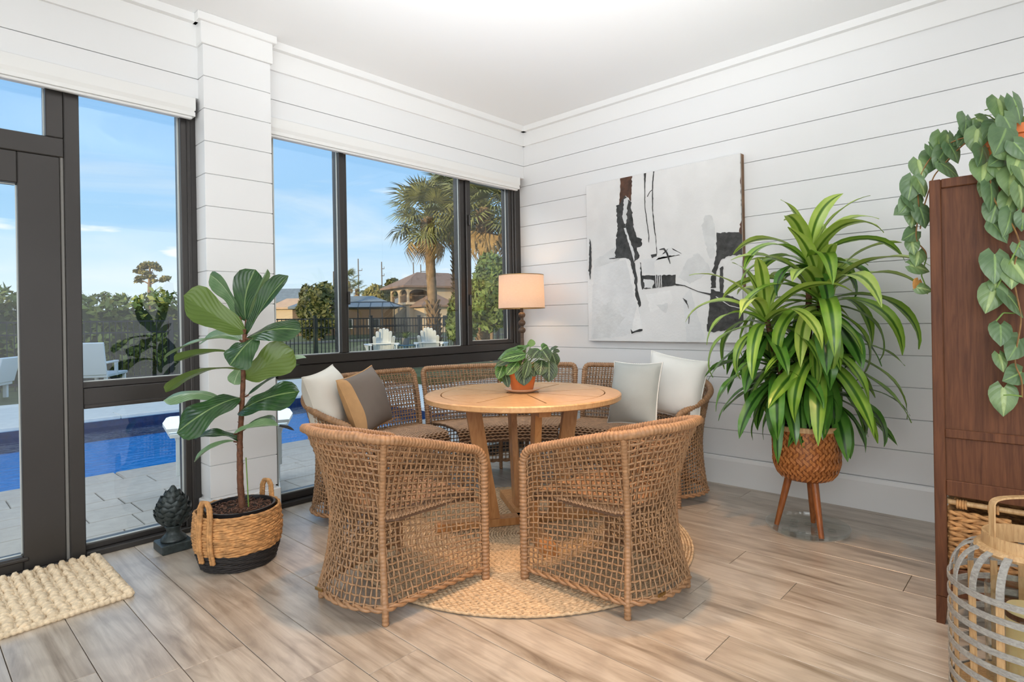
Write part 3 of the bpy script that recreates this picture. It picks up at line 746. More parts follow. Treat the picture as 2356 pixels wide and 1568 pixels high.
bench('left curved wicker bench section by the window, cream and taupe pillows on it', pl_, lambda t: 0.795 - 0.24 * np.clip((0.48 - t) / 0.48, 0, 1) ** 1.2, lambda t: np.clip(t / 0.09, 0, 1), (0.40, 0.72), [polar(0.82, rad(83))],
      seat_fn(0.78, 1.25, rad(80.5), rad(125), 0.405), 62, 26, 34, (arcf(0.80, rad(81), rad(122)), 0.10, 0.34, 22, 9))
pr_ = end_path(RA0, RA1, -1)
bench('right curved wicker bench section by the shiplap wall, grey and white pillows on it', pr_, lambda t: 0.795 - 0.24 * np.clip((t - 0.52) / 0.48, 0, 1) ** 1.2, lambda t: np.clip((1 - t) / 0.09, 0, 1), (0.28, 0.60), [polar(0.82, rad(18))],
      seat_fn(0.78, 1.25, rad(20.5), rad(-22), 0.405), 62, 26, 34, (arcf(0.80, rad(20), rad(-20)), 0.10, 0.34, 22, 9))

# ================================================================== TABLE
TT, TRAD, TFC = 0.743, 0.545, Vector((2.420, 2.205, 0))
tb = thing('dining_table', 'round teak dining table with a wedge-slatted top and crossed legs', 'table', (TFC.x, TFC.y, 0))
def ring(b, r0, r1, z0, z1, a0, a1, n, c=TFC):
    for a, e in zip(np.linspace(a0, a1, n)[:-1], np.linspace(a0, a1, n)[1:]):
        v = [(c.x + r * math.cos(t), c.y + r * math.sin(t), z) for z in (z0, z1) for r, t in ((r0, a), (r1, a), (r1, e), (r0, e))]
        b.add(v, [(3, 2, 1, 0), (4, 5, 6, 7), (0, 1, 5, 4), (2, 3, 7, 6), (1, 2, 6, 5), (3, 0, 4, 7)])
b = MB(); n = 96; pr = [(0.458, TT - 0.033), (TRAD - 0.006, TT - 0.033), (TRAD, TT - 0.028), (TRAD, TT - 0.006), (TRAD - 0.006, TT), (0.460, TT), (0.458, TT - 0.002), (0.458, TT - 0.033)]
b.lathe(pr, (TFC.x, TFC.y, 0), n, close=False); b.build('top_rim', M['teak_top'], tb)
for k in range(8):
    a0 = rad(12 + 45 * k); b = MB(); R0, R1, g = 0.0905, 0.4520, 0.0046
    n = 9; lo = [(R, a) for R in (R0,) for a in np.linspace(a0 + g / R0, a0 + rad(45) - g / R0, n)]; hi = [(R1, a) for a in np.linspace(a0 + g / R1, a0 + rad(45) - g / R1, n)]
    poly = [(TFC.x + r * math.cos(a), TFC.y + r * math.sin(a)) for r, a in hi + lo[::-1]]
    b.prism(poly, 2, TT - 0.030, TT - 0.0008); b.build('slat', M['teak_top'], tb, smooth=False)
b = MB(); b.lathe([(0, TT - 0.03), (0.0855, TT - 0.03), (0.0855, TT - 0.001), (0, TT - 0.001)], (TFC.x, TFC.y, 0), 40); b.build('hub', M['teak_top'], tb, smooth=False)
b = MB(); b.lathe([(0, TT - .0315), (.457, TT - .0315), (.457, TT - .0305), (0, TT - .0305)], (TFC.x, TFC.y, 0), 48); b.build('groove_backing', M['wick_dark'], tb, smooth=False)  # dark disc added below the slats so the grooves read dark
AX = Vector((-0.834, 0.552, 0)); BX = Vector((0.552, 0.834, 0))
for d in (AX, BX):
    b = MB(); b.bar(TFC - d * 0.44 + Vector((0, 0, TT - 0.052)), TFC + d * 0.44 + Vector((0, 0, TT - 0.052)), 0.06, 0.036); b.build('bearer', M['teak'], tb, smooth=False)
    b = MB(); b.bar(TFC - d * 0.50 + Vector((0, 0, 0.039)), TFC + d * 0.50 + Vector((0, 0, 0.039)), 0.075, 0.040); b.build('foot_beam', M['teak'], tb, smooth=False)
for d in (AX, -AX, BX, -BX):
    b = MB(); b.bar(TFC + d * 0.185 + Vector((0, 0, 0.052)), TFC + d * 0.285 + Vector((0, 0, TT - 0.068)), 0.036, 0.082, up=d); b.build('leg', M['teak'], tb, smooth=False)

# ================================================================== PILLOWS
def pillow(label, c, up, nrm, w, h, t, mat, band=None, flange=None, seed=0):
    c = Vector(c); up = Vector(up).normalized(); nrm = Vector(nrm); nrm = (nrm - up * nrm.dot(up)).normalized(); rt = up.cross(nrm)
    rs = random.Random(seed); ph = [rs.uniform(0, 6) for _ in range(6)]
    o = thing('throw_pillow', label, 'pillow', c - up * h / 2, 'pillows on the wicker bench')
    n = 26; u = np.linspace(-1, 1, n); U, V = np.meshgrid(u, u, indexing='ij')
    pin = 1 - 0.075 * (1 - np.abs(V) ** 2.2) * np.abs(U) ** 3; pin2 = 1 - 0.075 * (1 - np.abs(U) ** 2.2) * np.abs(V) ** 3
    th = t / 2 * np.clip((1 - np.abs(U) ** 2.6), 0, 1) ** 0.52 * np.clip((1 - np.abs(V) ** 2.6), 0, 1) ** 0.52
    th = th * (1 + 0.08 * np.sin(3 * U + ph[0]) * np.cos(2.4 * V + ph[1]) + 0.05 * np.sin(7 * U * V + ph[2]))
    def pos(sg, U=U, V=V, th=th):
        X = U * pin * w / 2; Y = V * pin2 * h / 2
        return np.array(c) + X[..., None] * np.array(rt) + Y[..., None] * np.array(up) + (sg * th)[..., None] * np.array(nrm)
    b = MB(); F = pos(1); B_ = pos(-1); b.grid(F); b.grid(B_[::-1]); b.build('cover', M[mat], o, smooth='all')
    E_ = np.vstack([F[0], F[1:, -1], F[-1, ::-1][1:], F[::-1, 0][1:-1]])
    b = MB(); b.tube(E_, 0.0042, 6, True); b.build('piping', M[band or mat], o, smooth='all')
    if band and flange:
        for sd in flange:                                # broad contrast strips along two edges
            b = MB(); k = np.linspace(-0.985, 0.985, 24)
            for sg in (1, -1):
                lo, hi = (0.86, 1.0); A = np.array([[pos(sg, np.array([[sd * x]]), np.array([[y]]), np.array([[0]]))[0, 0] for y in k] for x in (lo, (lo + hi) / 2, hi)]) if False else None
            cols = [n - 4, n - 3, n - 2, n - 1] if sd > 0 else [0, 1, 2, 3]
            for G, sg in ((F, 1), (B_, -1)):
                S_ = G[cols] + sg * 0.003 * np.array(nrm); b.grid(S_ if sg > 0 else S_[::-1])
            b.build('edge_band', M[band], o, smooth='all', label='tan fabric strip along the edge')
    return o
def dirn(a, el=0.0): return Vector((math.cos(rad(a)) * math.cos(rad(el)), math.sin(rad(a)) * math.cos(rad(el)), math.sin(rad(el))))
pillow('cream linen pillow leaning in the left arm of the bench', at(755, 922, 3.48), Vector((-0.24, 0.16, 0.95)), Vector((0.52, -0.82, 0.30)), 0.38, 0.38, 0.20, 'linen_w', seed=1)
pillow('taupe linen pillow with tan edge bands leaning on the cream pillow', at(842, 922, 3.50), Vector((-0.26, 0.22, 0.93)), Vector((0.34, -0.92, 0.34)), 0.36, 0.365, 0.17, 'linen_b', 'band_tan', (-1,), seed=2)
pillow('white linen pillow against the right arm of the bench', at(1552, 888, 3.66), Vector((0.16, -0.14, 0.97)), Vector((-0.92, -0.22, 0.22)), 0.375, 0.385, 0.19, 'linen_w2', seed=3)
pillow('grey linen pillow with pale piping in front of the white pillow', at(1460, 904, 3.52), Vector((0.26, 0.02, 0.95)), Vector((-0.95, -0.02, 0.28)), 0.33, 0.385, 0.15, 'linen_g', 'linen_w2', seed=4)
# ================================================================== LEAVES
def leaf_mat(name, base, mid, vein, back=None, rough=0.3, n_vein=8, slant=0.5, mid_w=0.05, vein_amt=0.5, stripe=None, blotch=None, spec=0.6, bump=0.3):
    """uv.x across the blade (midrib at 0.5), uv.y along it"""
    t = NT(name); tc = t.n('ShaderNodeTexCoord'); sp = t.n('ShaderNodeSeparateXYZ'); t.l(tc.outputs['UV'], sp.inputs[0])
    a = t.math('ABSOLUTE', t.math('SUBTRACT', sp.outputs[0], 0.5))
    nz = t.noise(t.coord((14, 14, 14), rnd=True), 1.0, 4)
    oi = t.n('ShaderNodeObjectInfo')
    c = t.ramp(nz, (0.3, base), (0.72, mid))
    if stripe:                                            # pale bands beside a dark centre (strap leaves)
        c = t.mix(t.ramp(a, (0.06, (1, 1, 1)), (0.13, (0, 0, 0))), c, stripe[0])
        c = t.mix(t.ramp(a, (0.10, (0, 0, 0)), (0.16, (0.55, 0.55, 0.55)), (0.36, (0.15, 0.15, 0.15)), (0.5, (0, 0, 0))), c, stripe[1])
    ph = t.math('SUBTRACT', t.math('MULTIPLY', sp.outputs[1], n_vein), t.math('MULTIPLY', a, n_vein * slant))
    tri = t.math('ABSOLUTE', t.math('SUBTRACT', t.math('FRACT', ph), 0.5))
    if n_vein:
        lat = t.ramp(tri, (0.0, (vein_amt,) * 3), (0.07, (0, 0, 0)))
        c = t.mix(lat, c, vein)
        t.bump(t.math('ADD', tri, t.math('MULTIPLY', t.math('MINIMUM', a, 0.1), 6.0)), bump, 0.006)
    if blotch:
        inb = t.math('MULTIPLY', t.ramp(tri, (0.22, (0, 0, 0)), (0.30, (1, 1, 1))), t.ramp(a, (0.06, (0, 0, 0)), (0.10, (1, 1, 1)), (0.24, (1, 1, 1)), (0.30, (0, 0, 0))))
        c = t.mix(inb, c, blotch)
    if mid_w: c = t.mix(t.ramp(a, (mid_w * 0.5, (0.85,) * 3), (mid_w, (0, 0, 0))), c, vein)
    c = t.mix(t.math('MULTIPLY', oi.outputs['Random'], 0.25), c, tuple(x * 0.55 for x in base))
    if back:
        g = t.n('ShaderNodeNewGeometry'); c = t.mix(g.outputs['Backfacing'], c, t.mix(t.ramp(tri, (0.0, (vein_amt,) * 3), (0.07, (0, 0, 0))) if n_vein else 0.0, back, vein))
    t.set(c, rough, Specular_IOR_Level=spec)
    t.t.nodes.remove(t.out); t.out = t.n('ShaderNodeOutputMaterial')
    tl = t.n('ShaderNodeBsdfTranslucent'); t.l(c, tl.inputs[0]); mx = t.n('ShaderNodeMixShader'); mx.inputs[0].default_value = 0.18
    t.l(t.p.outputs[0], mx.inputs[1]); t.l(tl.outputs[0], mx.inputs[2]); t.l(mx.outputs[0], t.out.inputs[0])
    return t.m
M['fig'] = leaf_mat('fig_leaf', srgb(34, 66, 34), srgb(58, 96, 48), srgb(140, 164, 104), srgb(104, 128, 60), 0.24, 6, 1.3, 0.03, 0.20)
M['figpale'] = leaf_mat('fig_leaf_pale', srgb(104, 140, 92), srgb(146, 176, 128), srgb(196, 212, 170), srgb(120, 150, 96), 0.3, 6, 1.3, 0.03, 0.18)  # paler blades; whitish sheen on some is put into the colour
M['drac'] = leaf_mat('dracaena_leaf', srgb(104, 152, 44), srgb(142, 186, 64), srgb(160, 196, 80), None, 0.28, 0, 0, 0.0, 0, (srgb(60, 106, 32), srgb(186, 212, 100)))
M['dracy'] = leaf_mat('dracaena_leaf_young', srgb(158, 192, 70), srgb(190, 214, 100), srgb(160, 196, 80), None, 0.3, 0, 0, 0.0, 0, (srgb(84, 122, 36), srgb(204, 218, 128)))
M['dracd'] = leaf_mat('dracaena_leaf_old', srgb(62, 116, 40), srgb(94, 150, 54), srgb(120, 150, 70), None, 0.24, 0, 0, 0.0, 0, (srgb(30, 66, 24), srgb(112, 156, 70)))
M['phil'] = leaf_mat('philodendron_leaf', srgb(80, 110, 74), srgb(120, 148, 106), srgb(150, 182, 112), srgb(132, 160, 98), 0.34, 4, 0.9, 0.05, 0.15, None, None)
M['philv'] = leaf_mat('philodendron_leaf_variegated', srgb(84, 114, 74), srgb(130, 158, 104), srgb(184, 206, 140), srgb(146, 172, 108), 0.34, 4, 0.9, 0.09, 0.15, (srgb(172, 196, 118), srgb(140, 170, 106)))
M['pray'] = leaf_mat('prayer_plant_leaf', srgb(62, 106, 40), srgb(94, 140, 56), srgb(168, 196, 130), srgb(120, 150, 74), 0.35, 6, 1.1, 0.05, 0.6, None, srgb(28, 54, 24))
M['prayd'] = leaf_mat('prayer_plant_leaf_dark', srgb(54, 78, 46), srgb(80, 104, 64), srgb(150, 170, 124), srgb(118, 140, 84), 0.38, 6, 1.1, 0.05, 0.55, None, srgb(22, 34, 20))
M['dead'] = plain('dry_leaf', srgb(196, 140, 70), 0.7, var=0.3, scale=30)
PROF = {
 'fiddle': ([0, .06, .16, .30, .42, .58, .74, .88, .96, 1], [.10, .34, .56, .60, .66, .90, 1, .86, .52, 0.04]),
 'strap': ([0, .10, .3, .55, .75, .9, 1], [.62, .70, .92, 1, .80, .40, 0.02]),
 'heart': ([0, .05, .15, .30, .5, .70, .88, 1], [.34, .78, .98, 1, .88, .62, .26, 0.01]),
 'oval': ([0, .06, .2, .45, .7, .88, 1], [.12, .52, .88, 1, .86, .5, 0.03])}
def blade(pts, width, up, prof='oval', ns=12, ms=4, fold=0.15, wave=0.0, lobe=0.0, seed=0, cup=0.0, twist=0.0):
    """leaf blade along a 3D midrib; up = side of the upper face"""
    P = np.asarray([tuple(p) for p in pts], float); seg = np.linalg.norm(np.diff(P, axis=0), axis=1); s = np.r_[0, np.cumsum(seg)]; L = s[-1]
    v = np.linspace(0, 1, ns + 1); C = np.stack([np.interp(v * L, s, P[:, k]) for k in range(3)], 1)
    if len(P) > 3: C[1:-1] = (C[:-2] + 2 * C[1:-1] + C[2:]) / 4
    T = np.gradient(C, axis=0); T /= np.linalg.norm(T, axis=1, keepdims=True)
    up = np.asarray(up, float); wx, wy = PROF[prof]; wv = np.interp(v, wx, wy) * width / 2
    G = np.empty((ns + 1, 2 * ms + 1, 3)); UV = np.empty((ns + 1, 2 * ms + 1, 2)); u = np.linspace(-1, 1, 2 * ms + 1); rs = random.Random(seed); p0 = rs.uniform(0, 6)
    for i in range(ns + 1):
        sd = np.cross(T[i], up); sd /= max(1e-6, np.linalg.norm(sd)); n = np.cross(sd, T[i])
        if twist: q = twist * v[i]; sd, n = sd * math.cos(q) + n * math.sin(q), n * math.cos(q) - sd * math.sin(q)
        w = wv[i]; a = np.abs(u)
        h = fold * a * w - cup * w * a ** 2 + wave * width * a ** 2 * np.sin(v[i] * 13 + p0 + np.sign(u) * 1.3)
        G[i] = C[i] + sd * (u * w)[:, None] + n * h[:, None] - T[i] * (lobe * L * a ** 1.2 * (1 - v[i]) ** 5)[:, None]
        UV[i, :, 0] = u * .5 + .5; UV[i, :, 1] = v[i]
    return G, UV
def leaf(parent, pts, width, up, mat, name='leaf', **kw):
    G, UV = blade(pts, width, up, **kw); b = MB(); b.grid(G, UV); return b.build(name, M[mat], parent, smooth='all')
def bez(p0, p1, p2, n=9): return [p0 * (1 - t) ** 2 + p1 * 2 * t * (1 - t) + p2 * t * t for t in [i / (n - 1) for i in range(n)]]
TOCAM = -FW

# ================================================================== FIG AND BASKET
BC = Vector((1.150, 2.945, 0))
bk = thing('woven_basket', 'two-tone seagrass basket with a black foot, holding the fig plant', 'basket', BC)
def basket_prof(z): return 0.163 + 0.034 * math.sin(min(1, z / 0.19) * PI * 0.55) - 0.010 * max(0, (z - 0.18) / 0.09)
def coil(b, z0, z1, n, r0, amp=0.35):
    for k in range(n):
        z = z0 + (z1 - z0) * (k + 0.5) / n; R = basket_prof(z); a = np.linspace(0, 2 * PI, 97)[:-1]
        wob = 1 + 0.010 * np.sin(a * 9 + k * 2.1) + 0.006 * np.sin(a * 23 + k)
        b.tube(np.stack([BC.x + R * wob * np.cos(a), BC.y + R * wob * np.sin(a), z + 0.0022 * np.sin(a * 7 + k * 1.7)], 1), r0 * (1 + amp * np.sin(a * 31 + k * 2.4)), 6, True)
b = MB(); coil(b, 0.085, 0.262, 20, 0.0062); b.build('seagrass_wall', M['seagrass'], bk, smooth='all')
b = MB(); coil(b, 0.004, 0.085, 11, 0.0052, 0.2); b.lathe([(0, 0.003), (0.158, 0.003), (0.165, 0.02), (0.0, 0.02)], BC, 40); b.build('black_foot', M['sea_black'], bk, smooth='all', label='black woven foot band')
b = MB(); b.lathe([(basket_prof(z) - 0.006, z) for z in np.linspace(0.01, 0.262, 8)], BC, 48, close=False); b.build('lining', M['seagrass'], bk)
for ang in (205, 25):
    d = dirn(ang); tdir = Vector((-d.y, d.x, 0)); pts = []
    R = 0.205
    prof = [(-0.032, 0.055), (-0.032, 0.12), (-0.031, 0.19), (-0.030, 0.26), (-0.026, 0.315), (-0.012, 0.340), (0.012, 0.340), (0.026, 0.315), (0.030, 0.26), (0.031, 0.19), (0.032, 0.12), (0.032, 0.055)]
    for s_, z in prof:
        rr = basket_prof(min(z, 0.25)) + 0.010; pts.append(BC + d * rr + tdir * s_ + Vector((0, 0, z)))
    b = MB()
    for o_ in (-0.006, 0.006): ripple_tube(b, [tuple(p + tdir * o_ * (1 if q < 6 else -1)) for q, p in enumerate(pts)], 0.0075, 0.25, 0.014, 6)
    b.build('handle', M['seagrass'], bk, smooth='all')
PZ = 0.262; PR = 0.156
fg = thing('fiddle_leaf_fig', 'fiddle-leaf fig with big glossy leaves in a black pot set in the seagrass basket', 'plant', BC + Vector((0, 0, 0.025)))
pc = BC + Vector((0.012, 0.0, 0))
b = MB(); b.lathe([(0.105, 0.03), (0.147, PZ - 0.012), (0.158, PZ - 0.010), (0.160, PZ + 0.008), (0.150, PZ + 0.008), (0.146, PZ - 0.02), (0, PZ - 0.02)], pc, 48, close=False); b.build('pot', M['pot_black'], fg)
b = MB(); b.lathe([(0, PZ - 0.012), (0.146, PZ - 0.018)], pc, 24, close=False); b.build('soil', M['soil'], fg)
b = MB()
for k in range(420):
    r = 0.140 * math.sqrt(random.random()); a = random.uniform(0, 2 * PI); c = Vector((pc.x + r * math.cos(a), pc.y + r * math.sin(a), PZ - 0.010 + random.uniform(0, 0.010)))
    d = Vector((random.gauss(0, 1), random.gauss(0, 1), random.gauss(0, 0.35))).normalized() * random.uniform(0.008, 0.018)
    b.bar(c - d / 2, c + d / 2, random.uniform(0.004, 0.008), 0.0025, up=(random.gauss(0, .4), random.gauss(0, .4), 1))
b.build('bark_mulch', M['bark'], fg, smooth=False, kind='stuff')
DF = depth((pc.x, pc.y, EYE))
tp = [at(558, 1172, DF), at(553, 1110, DF), at(552, 1050, DF), at(552, 1010, DF), at(555, 965, DF - .01), at(559, 890, DF - .02), at(561, 830, DF - .02), at(563, 768, DF - .02)]
tz = np.array([tuple(p) for p in tp]); b = MB()
tt = np.linspace(0, 1, 90); TP = np.stack([np.interp(tt, np.linspace(0, 1, 8), tz[:, k]) for k in range(3)], 1)
b.tube(TP, (0.0155 - 0.0065 * tt) * (1 + 0.10 * np.abs(np.sin(tt * 46))), 9)
for k in range(26):
    p = TP[int(6 + k * 3)]; d = dirn(k * 137, 30); b.bar(Vector(p) + d * 0.008, Vector(p) + d * 0.024, 0.006, 0.004, w2=0.001, h2=0.001)
b.build('trunk', M['stem'], fg, smooth='all')
b = MB(); b.tube([tuple(at(572, 1165, DF - .03)), tuple(at(566, 1052, DF - .03))], 0.0028, 6); b.build('support_stake', M['green_stem'], fg)
def zf(x, y, dd=0.0): return at(360 + x / 3.136, 600 + y / 3.136, DF + dd)
U_, D_ = Vector((0, 0, 1)), Vector((0, 0, -1)); TC_ = TOCAM
# base, control, tip (survey pixels of the fig close-up with depth offset), width m, facing of the glossy side
FL = [
 ((640, 512, 0), (450, 420, -.02), (196, 255, .02), .175, -TC_ + U_ * .3, 'fig', {}),
 ((604, 400, .05), (520, 180, .09), (388, 100, .12), .085, TC_ * .5 + Vector((-.6, 0, 0)), 'figpale', {'fold': .5}),
 ((645, 430, .04), (610, 230, .08), (715, 62, .10), .135, TC_ + U_ * .2, 'fig', {}),
 ((650, 450, .02), (690, 250, .03), (800, 58, .0), .070, TC_ * .4 + Vector((.8, -.3, .2)), 'figpale', {'fold': .5}),
 ((648, 540, .0), (780, 270, -.06), (952, 108, -.02), .105, TC_ * .55 + Vector((.3, -.2, .9)), 'fig', {'fold': .45}),
 ((650, 560, -.02), (830, 455, -.12), (1042, 500, -.10), .135, TC_ * .75 + U_ * .8, 'fig', {'fold': -.15}),
 ((612, 572, .0), (330, 510, -.08), (58, 702, -.06), .075, U_ + TC_ * .18, 'figpale', {'fold': .25}),
 ((604, 575, .06), (480, 480, .14), (318, 592, .18), .110, U_ * .7 + TC_ * .4, 'figpale', {}),
 ((700, 560, -.06), (640, 590, -.15), (528, 752, -.16), .155, TC_ * .8 + U_ * .7, 'fig', {'fold': -.2, 'wave': .05}),
 ((636, 850, -.01), (790, 760, -.06), (985, 640, -.02), .155, -TC_ + U_ * .25, 'fig', {}),
 ((512, 655, .03), (330, 640, .02), (128, 722, .02), .072, TC_ * -.35 + U_ * .8, 'fig', {'fold': .3}),
 ((622, 786, .0), (300, 730, -.10), (66, 945, -.08), .085, U_ - TC_ * .28, 'fig', {'fold': .15}),
 ((622, 765, .04), (580, 800, .06), (560, 892, .06), .070, TC_ + U_ * .3, 'figpale', {}),
 ((660, 968, .01), (830, 830, .05), (1035, 745, .08), .070, U_ + TC_ * .25, 'fig', {'fold': .2}),
 ((850, 760, .07), (960, 700, .10), (1082, 700, .12), .055, U_ + TC_ * .3, 'figpale', {'fold': .3}),
 ((590, 1095, -.02), (760, 960, -.10), (1032, 942, -.06), .155, TC_ * .7 + U_ * .75, 'fig', {'fold': -.12, 'wave': .04}),
 ((470, 1000, .02), (280, 905, .0), (50, 1005, -.02), .085, U_ * .8 + TC_ * .5, 'figpale', {'fold': -.3}),
 ((605, 985, -.02), (420, 1010, -.14), (148, 1235, -.12), .155, TC_ * .8 + U_ * .55, 'fig', {'fold': -.12, 'wave': .04}),
 ((556, 1250, -.05), (720, 1160, -.08), (880, 1190, -.02), .060, TC_ * .5 + U_, 'figpale', {'fold': .5}),
 ((640, 1210, .02), (760, 1130, .06), (862, 1150, .08), .075, U_ + TC_ * .3, 'fig', {'fold': .2}),
 ((610, 1300, .0), (480, 1210, -.03), (276, 1278, -.03), .065, TC_ * .4 + U_, 'fig', {'fold': .3, 'wave': .06}),
 ((560, 1300, -.01), (400, 1310, -.07), (276, 1450, -.06), .060, TC_ * .3 + U_, 'figpale', {'fold': .4})]
for i, (a, c, e, w, up, mt, kw) in enumerate(FL):
    P0, P1, P2 = zf(*a), zf(*c), zf(*e); kw = {'prof': 'fiddle', 'ns': 16, 'ms': 5, 'wave': .025, 'seed': i, **kw}
    leaf(fg, bez(P0, P1, P2, 12), w * 1.15, up, mt, **kw)
    q = min(TP, key=lambda p: (Vector(p) - P0).length)
    b = MB(); b.tube(bez(Vector(q), (Vector(q) + P0) / 2 + Vector((0, 0, -.008)), P0 + (P1 - P0) * .03, 6), 0.0042, 6); b.build('petiole', M['stem'], fg)
b = MB(); G, UV = blade([zf(885, 1190, -.02), zf(940, 1200, -.01), zf(996, 1222, 0)], 0.018, U_ + TC_, 'strap', 6, 2, fold=.6); b.grid(G); b.build('curled_leaf_tip', M['dark'], fg, smooth='all', label='dark curled leaf tip')

# ================================================================== FINIAL STATUE
SP = Vector((0.985, 3.355, 0)); FS = 1.0
st = thing('artichoke_finial', 'dark cast artichoke finial on a square plinth beside the pillar', 'statue', SP)
b = MB(); b.bbox(SP + Vector((-.074, -.074, 0)), SP + Vector((.074, .074, 0.046)), .005); b.build('plinth', M['iron'], st, smooth=False)
b = MB(); b.lathe([(0.056, .046), (.060, .052), (.056, .064), (.040, .078), (.032, .090), (.034, .104), (.040, .118), (.036, .124), (.0, .124)], SP, 32); b.build('foot', M['iron'], st)
b = MB(); fr = lambda z: 0.082 * math.sin(PI * min(1, max(0, (z - 0.112) / 0.205)) ** 0.78) ** 0.75
b.lathe([(max(.004, fr(z) - .010), z) for z in np.linspace(0.118, 0.312, 12)], SP, 24)
b.build('core', M['iron'], st)
b = MB()
for row in range(8):
    z = 0.128 + row * 0.0225; r = max(.012, fr(z + .012)); n = max(5, int(11 - row * .55))
    for k in range(n):
        a = 2 * PI * (k + .5 * (row % 2)) / n; d = Vector((math.cos(a), math.sin(a), 0)); p = SP + d * (r - .006) + Vector((0, 0, z)); q = SP + d * max(.006, fr(z + .036) * 1.02 + .006) + Vector((0, 0, z + .042))
        G, UV = blade(bez(p, (p + q) / 2 + d * .012, q, 6), 2 * PI * r / n * 1.25, d, 'heart', 6, 2, fold=-.25, cup=.25); b.grid(G)
        G2 = G - np.array(d) * .006; b.grid(G2[::-1])
b.build('scales', M['iron'], st, smooth='all')

# ================================================================== DOORMAT
mt = thing('doormat', 'chunky knotted jute doormat on the floor in front of the glass door', 'mat', (0.1, 3.2, 0))
b = MB(); x = 0.672
def matx(x, y): return (x + 0.02 * (3.5 - y), y)
k = 0
while x > -0.62:
    y = np.linspace(2.905 - 0.06 * (0.67 - x), 3.515, 120); s_ = (y - y[0]); ph = np.abs(np.sin(PI * s_ / 0.030 + k * 1.3))
    b.tube(np.stack([x + 0.02 * (3.5 - y) * .3 + .004 * np.sin(s_ * 60 + k), y, 0.011 + 0.006 * ph + .002 * np.sin(s_ * 37 + k * 2)], 1), 0.0145 + 0.0050 * ph, 7, flat=(.8, 1.1))
    y2 = np.linspace(y[0], 3.515, 90); ph2 = np.abs(np.sin(PI * (y2 - y2[0]) / 0.026 + k))
    b.tube(np.stack([x - .021 + 0 * y2, y2, 0.008 + 0.005 * ph2], 1), 0.008 + .003 * ph2, 6)
    x -= 0.043; k += 1
b.build('knotted_ribs', M['jute_mat'], mt, smooth='all', kind='stuff')
b = MB(); ripple_tube(b, [(0.69, 2.902, .010), (-0.62, 2.828, .010)], .0105, .3, .02, 7); ripple_tube(b, [(0.688, 2.902, .010), (0.690, 3.515, .010)], .0105, .3, .02, 7); b.build('bound_edge', M['jute_mat'], mt, smooth='all')
b = MB(); b.prism([(0.67, 2.912), (0.67, 3.51), (-0.62, 3.51), (-0.62, 2.838)], 2, 0.0005, 0.008); b.build('backing', M['jute'], mt, smooth=False)

# ================================================================== PRAYER PLANT ON THE TABLE
PP = at_z(1205, 902, TT)
PP = Vector((TFC.x + 0.02, TFC.y + 0.02, TT))
sc_ = thing('plant_saucer', 'pale glazed saucer at the centre of the teak table', 'saucer', PP)
b = MB(); b.lathe([(0, 0), (.062, 0), (.098, .014), (.103, .020), (.100, .021), (.062, .007), (0, .006)], PP, 48); b.build('dish', M['saucer'], sc_)
pp = thing('prayer_plant', 'prayer plant with dark-blotched leaves in a terracotta pot on the dining table', 'plant', PP + Vector((0, 0, .007)))
o = PP + Vector((0, 0, .007))
b = MB(); b.lathe([(0, 0), (.058, 0), (.060, .003), (.082, .098), (.088, .100), (.090, .128), (.082, .128), (.078, .104), (0, .104)], o, 48); b.build('pot', M['terra'], pp)
b = MB(); b.lathe([(0, .112), (.080, .108)], o, 24, close=False); b.build('soil', M['soil'], pp)
DPP = depth(o)
def zp(x, y, dd): return at(1080 + x / 9.8, 740 + y / 9.8, DPP + dd)
